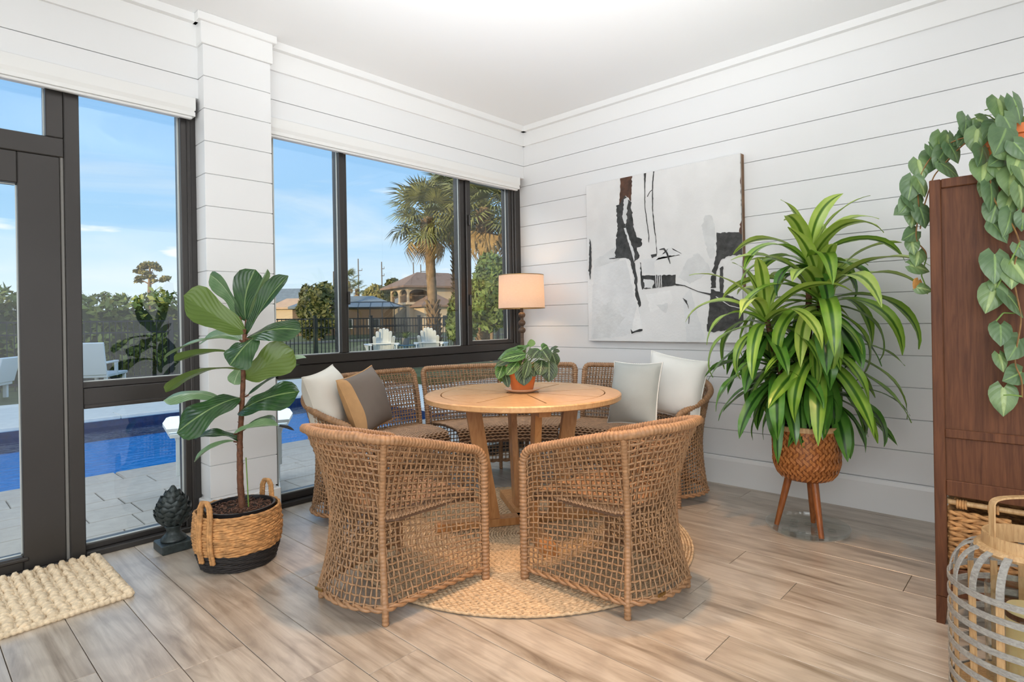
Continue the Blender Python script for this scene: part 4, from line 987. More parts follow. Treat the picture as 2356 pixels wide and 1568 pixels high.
PL = [ # base, tip, width px, facing, material
 ((1290, 560, 0), (640, 850, -.02), 300, TC_ * .4 + U_, 'pray'), ((1100, 640, .03), (560, 1060, .02), 260, TC_ * .2 + U_, 'pray'), ((1270, 730, -.05), (700, 860, -.12), 240, TC_ + U_ * .6, 'pray'),
 ((1090, 900, -.07), (830, 1200, -.12), 210, TC_ + U_ * .3, 'pray'), ((1100, 800, -.05), (590, 1000, -.10), 200, TC_ * .7 + U_ * .8, 'prayd'), ((760, 960, -.06), (640, 1290, -.10), 210, TC_ + U_ * .2, 'pray'),
 ((800, 1150, -.05), (880, 1480, -.08), 150, TC_ + U_ * .1, 'prayd'), ((1220, 960, -.08), (1230, 1440, -.12), 340, TC_ + U_ * .15, 'prayd'), ((1340, 880, -.11), (1220, 1290, -.16), 170, TC_ + Vector((.4, 0, .2)), 'prayd'),
 ((1560, 640, -.04), (1400, 830, -.10), 300, TC_ * .6 + U_ * .7, 'prayd'), ((1650, 640, -.06), (1800, 870, -.12), 250, TC_ + U_ * .2, 'prayd'), ((1640, 860, -.07), (1580, 1210, -.12), 270, TC_ + U_ * .15, 'prayd'),
 ((1800, 880, -.04), (1790, 1350, -.06), 330, TC_ + U_ * .2, 'prayd'), ((1860, 700, -.02), (1960, 1010, -.02), 220, TC_ + Vector((.3, -.2, .3)), 'prayd'), ((1820, 640, .0), (2010, 560, -.02), 80, TC_ + U_, 'prayd'),
 ((1880, 680, .02), (2040, 660, .02), 110, TC_ + U_, 'prayd'), ((1640, 620, .06), (1760, 540, .08), 190, TC_ + U_ * .2, 'pray'), ((1380, 560, .02), (1390, 390, .04), 170, TC_ * -.5 + Vector((.5, 0, .2)), 'pray'),
 ((1280, 590, .0), (1120, 560, .05), 240, TC_ * .2 + U_, 'pray'), ((1430, 600, .04), (1560, 800, .02), 200, TC_ * .5 + U_, 'pray'), ((980, 700, .04), (680, 980, .06), 240, TC_ * .1 + U_, 'pray'), ((700, 1180, -.03), (760, 1340, -.02), 150, TC_ + U_ * .3, 'pray'),
 ((1480, 1020, -.08), (1450, 1240, -.10), 160, TC_ + U_ * .2, 'prayd'), ((1500, 760, .05), (1700, 760, .08), 200, TC_ * .4 + U_, 'prayd')]
for i, (a, e, w, up, mt_) in enumerate(PL):
    P0, P2 = zp(*a), zp(*e); mid = (P0 + P2) / 2 + Vector(up).normalized() * .012; leaf(pp, bez(P0, mid, P2, 8), 1.2 * w / 9.8 / FPX * DPP, up, mt_, prof='oval', ns=10, ms=4, fold=.12, wave=.03, seed=i)
    q = o + Vector((random.uniform(-.03, .03), random.uniform(-.03, .03), .11)); b = MB(); b.tube(bez(q, (q + P0) / 2 + Vector((0, 0, .04)), P0, 8), .0022, 5); b.build('leaf_stalk', M['green_stem'], pp)

# ================================================================== TABLE LAMP ON A SMALL SIDE TABLE (corner, behind the bench)
DL = 4.85; LP = at(1200, 700, DL); LB = Vector((LP.x, LP.y, 0))
sd = thing('side_table', 'small round side table hidden in the corner, under the lamp', 'table', LB)
b = MB(); b.lathe([(0, .585), (.155, .585), (.16, .59), (.16, .606), (.155, .61), (0, .61)], LB, 40); b.build('top', M['lamp_wood'], sd)
for k in range(3):
    d = dirn(30 + 120 * k); b = MB(); b.tube([tuple(LB + d * .12 + Vector((0, 0, 0))), tuple(LB + d * .09 + Vector((0, 0, .588)))], .013, 8); b.build('leg', M['lamp_wood'], sd)
zz = lambda y: at(1200, y, DL).z
lm = thing('table_lamp', 'turned wood table lamp with a lit linen drum shade in the room corner', 'lamp', LB + Vector((0, 0, .61)))
zb_ = zz(708)
pr = [(0, .61), (.075, .61), (.078, .62), (.06, .635), (.03, .66), (.022, zz(855)), (.030, zz(830)), (.022, zz(805)), (.016, zz(790)), (.014, zz(775)), (.015, zz(766))]
for yc in (759, 742, 724):
    z = zz(yc); pr += [(.014, z - .026), (.026, z - .016), (.031, z), (.026, z + .014), (.014, z + .022)]
pr += [(.013, zb_), (.016, zb_ + .004), (.013, zb_ + .10), (0, zb_ + .10)]
b = MB(); b.lathe([(r, z) for r, z in pr], (LB.x, LB.y, 0), 28); b.build('stem', M['lamp_wood'], lm)
def shade_mat():
    t = NT('linen_shade'); t.t.nodes.remove(t.p)
    v = t.noise(t.coord((60, 60, 260)), 1, 3); c = t.ramp(v, (.3, (.60, .57, .53)), (.7, (.68, .65, .61)))
    a = t.n('ShaderNodeBsdfDiffuse'); t.l(c, a.inputs[0]); e = t.n('ShaderNodeBsdfTranslucent'); e.inputs[0].default_value = (.95, .66, .40, 1)
    x = t.n('ShaderNodeMixShader'); x.inputs[0].default_value = .40; t.l(a.outputs[0], x.inputs[1]); t.l(e.outputs[0], x.inputs[2]); t.l(x.outputs[0], t.out.inputs[0]); return t.m
M['shade'] = shade_mat()
rt_, rb_ = 51.5 / FPX * DL, 53.5 / FPX * DL; zt_, zbm = zz(633), zz(709)
b = MB(); b.lathe([(rb_, zbm), (rt_, zt_)], (LB.x, LB.y, 0), 56, close=False); b.build('lamp_shade', M['shade'], lm, smooth='all')
b = MB()
for r, z in ((rb_, zbm), (rt_, zt_)): b.tube([(LB.x + r * math.cos(a), LB.y + r * math.sin(a), z) for a in np.linspace(0, 2 * PI, 57)[:-1]], .003, 6, True)
for k in range(3):
    d = dirn(40 + 120 * k); b.tube([(LB.x, LB.y, zt_ - .02), tuple(Vector((LB.x, LB.y, zt_ - .004)) + d * rt_)], .002, 5)
b.tube([(LB.x, LB.y, zb_ + .1), (LB.x, LB.y, zt_ - .015)], .004, 6); b.build('shade_ring', M['brass'], lm)
tb_ = NT('bulb'); tb_.set((1, 1, 1), .4); tb_.p.inputs['Emission Color'].default_value = (1, .62, .30, 1); tb_.p.inputs['Emission Strength'].default_value = 9
b = MB(); zc = (zbm + zt_) / 2; b.lathe([(0, zc - .05), (.014, zc - .045), (.029, zc - .005), (.030, zc + .012), (.02, zc + .035), (0, zc + .042)], (LB.x, LB.y, 0), 20); b.build('bulb', tb_.m, lm)
light('lamp_bulb', 'POINT', (LB.x, LB.y, zc + .0), 11.5, (1.0, 0.56, 0.24), shadow_soft_size=0.035)

# ================================================================== DRACAENA IN A BAMBOO PLANTER
DC = Vector((3.352, 1.005, 0)); DD = depth(DC)
ty = thing('plant_tray', 'clear plastic drip tray on the floor under the bamboo planter', 'tray', DC)
TR = 0.207
b = MB(); b.lathe([(0, .001), (TR - .02, .001), (TR - .004, .012), (TR, .030), (TR - .004, .032), (TR - .008, .014), (TR - .022, .005), (0, .004)], DC, 64); b.build('dish', M['clear'], ty)
for k in range(9):
    b = MB(); a = 2 * PI * k / 9 + .2; r = .115 if k % 2 else .07; c = DC + dirn(math.degrees(a)) * r; b.lathe([(.020, .004), (.023, .007), (.020, .010), (.017, .007), (.020, .004)], c, 16, close=False); b.build('moulded_rib', M['clear'], ty)
pn = thing('bamboo_planter', 'woven bamboo planter on three turned legs by the shiplap wall', 'planter', DC)
zpx = lambda y, D=DD: at(1868, y, D).z
ZT, ZB = zpx(975), zpx(1098); PRR = .163
def pprof(z): q = (z - ZB) / (ZT - ZB); return PRR * (0.70 + 0.30 * min(1, (q / .30)) ** .5) if q < .3 else PRR * (1.0 + .03 * (q - .3))
b = MB(); b.lathe([(0, ZB)] + [(pprof(z) - .004, z) for z in np.linspace(ZB, ZT, 14)] + [(pprof(ZT) - .014, ZT), (pprof(ZT) - .014, ZT - .05), (0, ZT - .05)], DC, 48, close=False); b.build('liner', M['stool_wood'], pn)
M['weave'] = wood('bamboo_weave', srgb(150, 86, 40), srgb(196, 130, 72), (30, 30, 30), .38)
# herringbone strips: each lies on the drum, ends tucked under the next
wvb = MB(); NA, NZ = 34, 9
for i in range(NA):
    for j in range(NZ):
        sgn = 1 if (j % 2 == 0) else -1; a = 2 * PI * (i + (.5 if j % 2 else 0)) / NA; h = (ZT - ZB - .02) / NZ; z = ZB + .012 + h * (j + .5)
        wda, hz = 2 * PI / NA * .92, h * 1.35; v = []
        for du, dv in ((-.5, -.28), (.5, -.28), (.5, .28), (-.5, .28)):
            aa = a + wda * (du * .95); zq = z + hz * (dv * .95 + sgn * du * .62); zq = min(max(zq, ZB + .004), ZT); r = pprof(zq) + (.0045 if (du * sgn) > 0 else .0012)
            v.append((DC.x + r * math.cos(aa), DC.y + r * math.sin(aa), zq))
        vi = [tuple(np.array(p) * 1.0 - np.array([(p[0] - DC.x), (p[1] - DC.y), 0]) * .02) for p in v]
        wvb.add(v + vi, [(0, 1, 2, 3), (0, 4, 5, 1), (1, 5, 6, 2), (2, 6, 7, 3), (3, 7, 4, 0)])
wvb.build('woven_strips', M['weave'], pn, smooth=False, kind='stuff')
b = MB(); b.lathe([(pprof(ZT) - .004, ZT - .022), (pprof(ZT) + .006, ZT - .020), (pprof(ZT) + .006, ZT + .004), (pprof(ZT) - .006, ZT + .006)], DC, 48, close=False); b.build('rim_band', M['bamboo'], pn)
for fx, fy in ((3.310, 1.150), (3.240, 0.905), (3.470, 1.010)):
    f_ = Vector((fx, fy, .006)); tpp = DC + (f_ - DC) * .55; tpp.z = ZB + .012; b = MB(); b.tube([tuple(f_), tuple(f_.lerp(tpp, .5)), tuple(tpp)], [.013, .017, .020], 12); b.build('leg', M['stool_wood'], pn)
dr = thing('dracaena', 'tall bushy corn-plant dracaena growing in the bamboo planter', 'plant', DC + Vector((0, 0, ZT - .05)))
b = MB(); b.lathe([(.10, ZT - .05), (.147, ZT + .012), (.150, ZT + .018), (.142, ZT + .018), (.136, ZT - .008), (0, ZT - .008)], DC, 40, close=False); b.build('inner_pot', M['pot_black'], dr)
b = MB(); b.lathe([(0, ZT - .002), (.137, ZT - .004)], DC, 24, close=False); b.build('soil', M['soil'], dr)
def zd(x, y, dd=0.0): return at(1550 + x / 1.742, 400 + y / 1.742, DD + dd)
canes = [([zd(478, 985, .02), zd(470, 920, .02), zd(450, 880, .03), zd(400, 700, .04), zd(370, 565, .03)], .013), ([zd(575, 985, -.02), zd(583, 860, -.02), zd(585, 700, -.01), zd(590, 495, 0)], .017), ([zd(545, 985, .05), zd(545, 750, .06), zd(540, 560, .06), zd(545, 330, .05)], .015), ([zd(610, 990, .04), zd(620, 920, .05), zd(630, 860, .05)], .012)]
for pts, r in canes:
    b = MB(); ripple_tube(b, [tuple(p) for p in pts], r, .12, .022, 9); b.build('cane', M['stem'], dr, smooth='all')
def strap(base, az, el, L, w, bend, mt_, seed, tw=0.0):
    """gravity-bent strap leaf leaving base at azimuth az, elevation el (deg)"""
    n = 14; p = Vector(base); pts = [p.copy()]; e = rad(el)
    for k in range(n):
        t = (k + .5) / n; ee = e - rad(bend) * t ** 1.35; p = p + Vector((math.cos(az) * math.cos(ee), math.sin(az) * math.cos(ee), math.sin(ee))) * (L / n); pts.append(p.copy())
    lim = [Vector((min(q.x, XW - .03), q.y, max(q.z, .25))) for q in pts]
    side = Vector((-math.sin(az), math.cos(az), 0)); u0 = side.cross((lim[1] - lim[0]).normalized()) * -1
    if u0.z < 0 and el < 80: u0 = -u0
    G, UV = [], []
    P = np.array([tuple(q) for q in lim]); T = np.gradient(P, axis=0); T /= np.maximum(np.linalg.norm(T, axis=1, keepdims=True), 1e-6)
    wx, wy = PROF['strap']; vv = np.linspace(0, 1, n + 1); wv = np.interp(vv, wx, wy) * w / 2; u = np.linspace(-1, 1, 7); rs = random.Random(seed); ph = rs.uniform(0, 6)
    for i in range(n + 1):
        s_ = np.array(side); nn = np.cross(s_, T[i]); q = tw * vv[i]; s2 = s_ * math.cos(q) + nn * math.sin(q); n2 = np.cross(s2, T[i])
        if n2[2] < 0 and abs(T[i][2]) < .9: pass
        h = .22 * np.abs(u) * wv[i] + .035 * w * np.abs(u) * np.sin(vv[i] * 16 + ph + np.sign(u))
        G.append(P[i] + s2 * (u * wv[i])[:, None] + n2 * (-h)[:, None]); UV.append(np.stack([u * .5 + .5, np.full(7, vv[i])], 1))
    b = MB(); b.grid(np.array(G), np.array(UV)); b.build('leaf', M[mt_], dr, smooth='all')
def rosette(c, n, seed, r_top=78, r_low=-40, L0=.42, L1=.60, w=.072, young='dracy', mid_='drac', old='dracd', a0=0.0, arm=.14):
    rs = random.Random(seed)
    for k in range(n):
        q = k / (n - 1); az = a0 + k * 2.39996 + rs.uniform(-.25, .25); el = r_top + (r_low - r_top) * q ** .85 + rs.uniform(-7, 7)
        L = (L0 + (L1 - L0) * math.sin(PI * min(1, q * 1.1 + .12))) * rs.uniform(.88, 1.08); bend = 60 + 62 * min(1, q * 2.2) * rs.uniform(.8, 1.15) if el > -15 else (rs.uniform(30, 55))
        base = Vector(c) - Vector((0, 0, arm * q)) + Vector((math.cos(az), math.sin(az), 0)) * .012
        mt_ = young if q < .35 else (mid_ if q < .72 else old); strap(base, az, el, L, w * rs.uniform(.85, 1.12) * (0.8 if q < .12 else 1), bend, mt_, seed * 100 + k, rs.uniform(-.5, .5))
rosette(zd(590, 470, 0), 40, 1, w=.094, a0=.4)
rosette(zd(545, 335, .05), 20, 2, 84, 5, .36, .50, .086, a0=2.2, arm=.08)
rosette(zd(370, 555, .03), 30, 3, 74, -38, .38, .52, .078, a0=1.2)
rosette(zd(585, 700, -.01), 30, 4, 15, -58, .42, .54, .090, 'drac', 'drac', 'dracd', a0=2.9, arm=.10)
rosette(zd(415, 770, .03), 26, 5, 30, -55, .32, .46, .076, 'dracd', 'dracd', 'dracd', a0=.8, arm=.12)
rosette(zd(625, 860, .04), 20, 6, 25, -50, .32, .46, .076, 'dracd', 'dracd', 'dracd', a0=.2, arm=.08)
def given(pts, w, mt_, up, seed): leaf(dr, pts, w, up, mt_, prof='strap', ns=16, ms=3, fold=.2, wave=.03, seed=seed)
given(bez(zd(548, 300, .05), zd(560, 120, .02), zd(680, 78, .0), 12), .075, 'dracy', TC_ + U_ * .3, 1)
given(bez(zd(600, 560, -.06), zd(620, 520, -.20), zd(668, 790, -.22), 12), .078, 'drac', TC_ + U_ * .5, 2)
given(bez(zd(575, 545, -.05), zd(500, 540, -.18), zd(508, 775, -.20), 12), .078, 'dracy', TC_ + U_ * .5, 3)
given(bez(zd(590, 640, -.06), zd(555, 620, -.16), zd(570, 860, -.17), 12), .062, 'drac', TC_ + U_ * .4, 4)
given(bez(zd(640, 930, -.03), zd(690, 950, -.12), zd(708, 1142, -.12), 12), .070, 'dracd', TC_ + U_ * .4, 5)
given(bez(zd(450, 900, -.02), zd(405, 980, -.12), zd(418, 1162, -.13), 12), .058, 'dracd', TC_ + U_ * .4, 6)
given(bez(zd(580, 880, -.05), zd(570, 900, -.15), zd(575, 1075, -.16), 12), .064, 'drac', TC_ + U_ * .3, 7)
given(bez(zd(510, 890, -.05), zd(500, 960, -.14), zd(520, 1105, -.14), 12), .056, 'dracd', TC_ + U_ * .3, 8)

# ================================================================== CABINET, RIGHT FOREGROUND
CX0, CX1, CY1_, CY0_, CZT = 2.648, 3.52, 0.352, -0.20, 1.640
cb = thing('cabinet', 'tall dark oak cabinet with panelled side and open lower bay, right foreground', 'cabinet', (3.08, 0.08, 0))
L_ = (0.0, .108, .128, .205, .215, .478, .510, .555, .704, .738, CZT - .034, CZT)
sw = .036
for y0, y1 in ((CY1_ - sw, CY1_), (CY0_, CY0_ + sw)):
    for x0, x1 in ((CX0, CX0 + .03), (CX1 - .03, CX1)):
        b = MB(); b.bbox((x0, y0, .10), (x1, y1, CZT), .003); tpv = b; b.build('stile', M['walnut'], cb, smooth=False)
        b = MB(); ya = (y0, y1) if y0 > 0 else (y0, y1); sgn = 1 if y0 > 0 else -1
        b.add([(x0, y0, .10), (x1, y0, .10), (x1, y1, .10), (x0, y1, .10)] + [(x0, y0 + (.010 if sgn > 0 else 0), 0), (x1, y0 + (.010 if sgn > 0 else 0), 0), (x1, y1 - (0 if sgn > 0 else .010), 0), (x0, y1 - (0 if sgn > 0 else .010), 0)], [(0, 1, 2, 3), (7, 6, 5, 4), (0, 4, 5, 1), (1, 5, 6, 2), (2, 6, 7, 3), (3, 7, 4, 0)]); b.build('leg', M['walnut'], cb, smooth=False)
yi, yj = CY0_ + sw, CY1_ - sw
for z0, z1 in ((.110, .150), (.478, .535), (.690, .722), (CZT - .034, CZT)):
    b = MB(); b.bbox((CX0, yi, z0), (CX0 + .03, yj, z1), .003); b.build('rail', M['walnut'], cb, smooth=False)
for z0, z1 in ((.535, .690), (.722, CZT - .034)):
    b = MB(); b.bbox((CX0 + .010, yi - .004, z0 - .004), (CX0 + .022, yj + .004, z1 + .004), .001); b.build('side_panel', M['walnut'], cb, smooth=False)
b = MB(); b.bbox((CX0 + .03, CY0_, CZT - .028), (CX1 - .03, CY1_, CZT), .003); b.build('top', M['walnut'], cb, smooth=False)
b = MB(); b.bbox((CX0 + .004, CY0_ + .01, .190), (CX1 - .004, CY1_ - .01, .212), .002); b.build('shelf', M['walnut'], cb, smooth=False)
b = MB(); b.bbox((CX0 + .03, CY0_ + .01, .50), (CX1 - .03, CY1_ - .01, .520), .002); b.build('shelf', M['walnut'], cb, smooth=False)
b = MB(); b.bbox((CX0 + .03, CY1_ - .018, .52), (CX1 - .03, CY1_ - .004, CZT - .03), .001); b.build('door', M['walnut'], cb, smooth=False)
b = MB(); b.bbox((CX0 + .03, CY0_ + .004, .52), (CX1 - .03, CY0_ + .016, CZT - .03), .001); b.build('back_panel', M['walnut'], cb, smooth=False)
b = MB(); b.bbox((CX1 - .022, yi, .11), (CX1 - .01, yj, CZT - .03), .001); b.build('side_panel', M['walnut'], cb, smooth=False)
# basket in the lower bay
kb = thing('storage_basket', 'woven rush basket with a stick rim, on the lower cabinet shelf', 'basket', (2.95, 0.08, .213))
bx0, bx1, by0, by1, bz0, bz1 = CX0 + .022, CX0 + .55, -.150, .312, .215, .452
b = MB(); nr = 11
for j in range(nr):
    z = bz0 + (bz1 - .03 - bz0) * (j + .5) / nr
    for (a, c) in (((bx0, by0), (bx0, by1)), ((bx0, by1), (bx1, by1)), ((bx1, by0), (bx0, by0)), ((bx1, by1), (bx1, by0))):
        A, B_ = Vector((*a, z)), Vector((*c, z)); nrm = (B_ - A).cross(Vector((0, 0, 1))).normalized(); n = int((B_ - A).length / .0085)
        for ph in (0, PI):
            if j >= nr - 3 and a[0] == c[0] == bx0:
                rng_ = [(0.0, .34), (.62, 1.0)]
            else: rng_ = [(0, 1)]
            for r0, r1 in rng_:
                t = np.linspace(r0, r1, max(4, int(n * (r1 - r0)))); q = t * n * .0085
                P = np.array(A)[None] + t[:, None] * np.array(B_ - A)[None] + np.array(nrm)[None] * (.0058 * np.sin(PI * q / .042 + ph + j * PI / 1))[:, None]
                P[:, 2] += .0045 * np.cos(PI * q / .042 + ph); b.tube(P, .0072 * (1 + .15 * np.sin(q * 90 + j)), 6)
b.build('rush_weave', M['seagrass'], kb, smooth='all', kind='stuff')
b = MB()
for a, c in (((bx0, by0), (bx0, by1)), ((bx0, by1), (bx1, by1)), ((bx1, by1), (bx1, by0)), ((bx1, by0), (bx0, by0))): b.tube([(*a, bz1), (*c, bz1)], .010, 9)
b.build('stick_rim', M['bamboo'], kb)
b = MB()
for y in (.285, .195, .0, -.09):
    for k in range(4): b.tube([(bx0 + .0125 * math.cos(t), y - .008 * k, bz1 + .0135 * math.sin(t) - .004) for t in np.linspace(0, 2 * PI, 15)[:-1]], .0042, 6, True)
b.build('rim_binding', M['seagrass'], kb, smooth='all')
b = MB()
yh = np.linspace(by0 + .37 * (by1 - by0), by0 + .60 * (by1 - by0), 24); ripple_tube(b, np.stack([0 * yh + bx0, yh, bz1 - .062 - 0 * yh], 1), .0085, .35, .016, 7); b.build('handle_edge', M['seagrass'], kb, smooth='all')
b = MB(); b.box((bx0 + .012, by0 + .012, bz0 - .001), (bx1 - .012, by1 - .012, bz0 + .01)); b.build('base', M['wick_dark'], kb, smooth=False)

# ================================================================== PHILODENDRON ON THE CABINET
PD = Vector((2.80, 0.10, CZT))
ph_ = thing('trailing_philodendron', 'trailing heart-leaf philodendron in a terracotta pot on top of the cabinet', 'plant', PD)
b = MB(); b.lathe([(0, 0), (.085, 0), (.088, .004), (.112, .125), (.122, .128), (.124, .160), (.114, .160), (.108, .13), (0, .13)], PD, 48); b.build('pot', M['terra'], ph_)
b = MB(); b.lathe([(0, .142), (.112, .138)], PD, 24, close=False); b.build('soil', M['soil'], ph_)
def zq(x, y, D): return at(2000 + x / 1.9607, 200 + y / 1.9607, D)
def heart(c, size, tipdir, face, mt_, seed):
    """c: leaf centre"""
    c = Vector(c); td = Vector(tipdir).normalized(); fc = Vector(face); P0 = c - td * size * .5; P2 = c + td * size * .52
    leaf(ph_, bez(P0, c + fc.normalized() * size * .10, P2, 8), size * .86, fc, mt_, prof='heart', ns=10, ms=4, fold=.10, lobe=.24, cup=.22, wave=.008, seed=seed)
RSP = random.Random(5)
HL = [ # x, y (cabinet close-up pixels), size px, tip angle deg (0 right, 90 down), depth
 (590, 110, 110, 95, 2.02), (665, 110, 110, 70, 2.0), (430, 175, 95, 110, 2.12), (590, 245, 130, 120, 1.98), (480, 245, 95, 100, 2.05), (500, 315, 95, 115, 2.03), (630, 290, 100, 20, 1.98), (515, 385, 120, 115, 2.02), (600, 390, 90, 60, 2.0), (640, 430, 120, 110, 1.97),
 (545, 500, 110, 95, 2.0), (625, 530, 100, 115, 1.98), (560, 570, 100, 110, 2.0), (620, 620, 105, 110, 1.97), (590, 660, 90, 70, 1.98), (680, 500, 100, 80, 1.95), (690, 610, 70, 90, 1.95), (525, 455, 80, 120, 2.03), (560, 440, 80, 60, 2.02),
 (315, 265, 90, 100, 2.22), (350, 262, 80, 90, 2.2), (232, 375, 85, 85, 2.24), (270, 345, 95, 110, 2.24), (318, 320, 85, 120, 2.2), (290, 300, 70, 60, 2.22), (365, 380, 95, 45, 2.18), (380, 300, 85, 70, 2.16), (185, 465, 95, 100, 2.24), (235, 455, 80, 80, 2.22), (170, 530, 95, 130, 2.25), (150, 555, 80, 150, 2.26), (205, 540, 95, 70, 2.24), (240, 590, 85, 80, 2.22), (195, 590, 80, 100, 2.25), (180, 670, 75, 150, 2.25), (197, 725, 60, 90, 2.25), (215, 775, 70, 110, 2.25), (228, 818, 75, 20, 2.25), (250, 912, 55, 15, 2.24),
 (565, 820, 120, 100, 1.98), (545, 960, 110, 110, 1.98), (570, 910, 60, 90, 1.98), (640, 850, 110, 100, 1.96), (680, 840, 110, 70, 1.95), (650, 980, 120, 60, 1.96), (592, 1120, 90, 105, 1.97), (650, 1185, 110, 130, 1.96), (645, 1305, 100, 160, 1.96), (595, 1245, 70, 85, 1.97), (605, 1420, 110, 95, 1.97), (690, 745, 70, 70, 1.95),
 (420, 235, 70, 120, 2.14), (455, 205, 70, 60, 2.12), (540, 200, 90, 130, 2.04), (630, 180, 90, 60, 1.99), (520, 165, 70, 30, 2.1), (400, 245, 60, 140, 2.16), (660, 350, 100, 120, 1.96), (690, 400, 100, 90, 1.95), (685, 290, 90, 60, 1.95), (570, 335, 80, 150, 2.0), (480, 190, 60, 170, 2.1)]
for i, (x, y, sz, ang, D) in enumerate(HL):
    c = zq(x, y, D); td = RT * math.cos(rad(ang)) + DN * math.sin(rad(ang)); fc = TC_ + RT * RSP.uniform(-.6, .35) - DN * RSP.uniform(-.1, .6)
    heart(c, sz / 1.9607 / FPX * D * 1.16, td + TC_ * RSP.uniform(-.1, .35), fc, 'phil' if RSP.random() < .6 else 'philv', i)
for k in range(14):
    a = rad(-70 + 15 * k) ; p = PD + Vector((.13 * math.cos(a) + .03, .13 * math.sin(a) - .02, .16 + .05 * math.sin(k * 2.3))); heart(p, .085, Vector((math.cos(a), math.sin(a), -.7)), Vector((math.cos(a) * .5, math.sin(a) * .5, 1)), 'phil' if k % 3 else 'philv', 100 + k)
heart(zq(212, 895, 2.25), 50 / 1.96 / FPX * 2.25, DN * .9 - RT * .4, TC_, 'dead', 77)
for pts in ([(470, 220, 2.1), (400, 235, 2.14), (330, 270, 2.2), (265, 330, 2.23), (215, 430, 2.24), (225, 560, 2.24), (205, 690, 2.25), (255, 740, 2.25), (258, 770, 2.25)], [(258, 770, 2.25), (235, 850, 2.25), (255, 900, 2.24)], [(470, 220, 2.1), (380, 300, 2.17), (290, 400, 2.22), (240, 560, 2.23), (230, 640, 2.24)],
            [(560, 280, 2.02), (540, 400, 2.01), (560, 520, 2.0), (640, 600, 1.97), (690, 720, 1.95), (650, 790, 1.96), (655, 900, 1.96), (690, 1040, 1.95), (675, 1120, 1.96), (650, 1250, 1.96), (690, 1310, 1.95), (690, 1400, 1.95)], [(690, 1395, 1.95), (640, 1388, 1.96), (605, 1390, 1.97)], [(680, 700, 1.95), (600, 860, 1.97), (560, 930, 1.98)], [(655, 1020, 1.96), (605, 1018, 1.97), (572, 1055, 1.98)], [(620, 300, 2.0), (660, 480, 1.96), (690, 640, 1.95)]):
    P = [zq(*p) for p in pts]; A = np.array([tuple(p) for p in P]); t0 = np.linspace(0, 1, len(P)); t1 = np.linspace(0, 1, 50); C_ = np.stack([np.interp(t1, t0, A[:, k]) for k in range(3)], 1)
    for _ in range(4): C_[1:-1] = (C_[:-2] + 2 * C_[1:-1] + C_[2:]) / 4
    b = MB(); b.tube(C_, .0026, 6); b.build('vine', M['red_stem'] if len(pts) > 4 else M['green_stem'], ph_)
b = MB(); rs = random.Random(8)
for k in range(16):
    a = rs.uniform(0, 2 * PI); p = PD + Vector((.05 * math.cos(a), .05 * math.sin(a), .14)); q = PD + Vector((.16 * math.cos(a), .16 * math.sin(a), .17 + rs.uniform(0, .06))); b.tube([tuple(x) for x in bez(p, (p + q) / 2 + Vector((0, 0, .07)), q, 8)], .0022, 5)
b.build('stalks', M['green_stem'], ph_, kind='stuff')

# ================================================================== BAMBOO LANTERN
LN = Vector((2.282, 0.082, 0)); LR = .188
ln = thing('bamboo_lantern', 'bamboo hoop lantern with a looped handle beside the cabinet, right foreground', 'lantern', LN)
zl = lambda y: at(2368, y, 1.72).z
ZS = zl(1345); ZC = zl(1262)
b = MB()
NS = 16
for k in range(NS):
    d = dirn(360 * k / NS + 6); b = MB(); tdir = Vector((-d.y, d.x, 0))
    pts = [LN + d * (LR - .006) + Vector((0, 0, .004)), LN + d * (LR - .004) + Vector((0, 0, ZS - .02)), LN + d * (LR - .004) + Vector((0, 0, ZS))]
    pts += [LN + d * (LR - .004 - (LR - .112) * (1 - math.cos(t))) + Vector((0, 0, ZS + (ZC - ZS) * math.sin(t))) for t in np.linspace(.25, PI / 2, 7)]
    A = np.array([tuple(p) for p in pts]); w = .0095; n_ = np.array(d); up = np.gradient(A, axis=0); G = []
    for i in range(len(A)):
        tt_ = up[i] / np.linalg.norm(up[i]); nn = np.cross(np.array(tdir), tt_); G.append([A[i] + np.array(tdir) * w + nn * .002, A[i] - np.array(tdir) * w + nn * .002, A[i] - np.array(tdir) * w - nn * .002, A[i] + np.array(tdir) * w - nn * .002])
    b.grid(np.array(G[:3]), closed_u=True); b.build('slat', M['bamboo'], ln, smooth=False)
    b = MB(); b.grid(np.array(G[2:]), closed_u=True); b.build('shoulder_strap', M['hoop'], ln, smooth=False)
for j in range(8):
    z = ZS - .006 - j * (ZS - .014) / 7; b = MB(); b.lathe([(LR - .001, z - .009), (LR + .003, z - .009), (LR + .003, z + .009), (LR - .001, z + .009), (LR - .001, z - .009)], LN, 64, close=False); b.build('hoop', M['hoop'], ln, smooth=False)
b = MB(); b.lathe([(.094, ZC - .012), (.122, ZC - .012), (.126, ZC - .004), (.118, ZC + .006), (.106, ZC + .008), (.104, ZC + .040), (.096, ZC + .040), (.094, ZC - .012)], LN, 56, close=False); b.build('collar', M['bamboo'], ln)
b = MB(); hp = []
zh = zl(1142)
for t in np.linspace(0, 1, 40):
    if t < .3: hp.append((-.101, ZC + .01 + (zh - .035 - ZC - .01) * t / .3))
    elif t > .7: hp.append((.101, ZC + .01 + (zh - .035 - ZC - .01) * (1 - t) / .3))
    else:
        q = (t - .3) / .4 * PI; x = -math.cos(q); hp.append((.101 * np.sign(x) * abs(x) ** .45, zh - .035 + .035 * math.sin(q) ** .5))
hd = RT.copy(); hd.z = 0; hd.normalize(); fd = Vector((-hd.y, hd.x, 0)); G = []
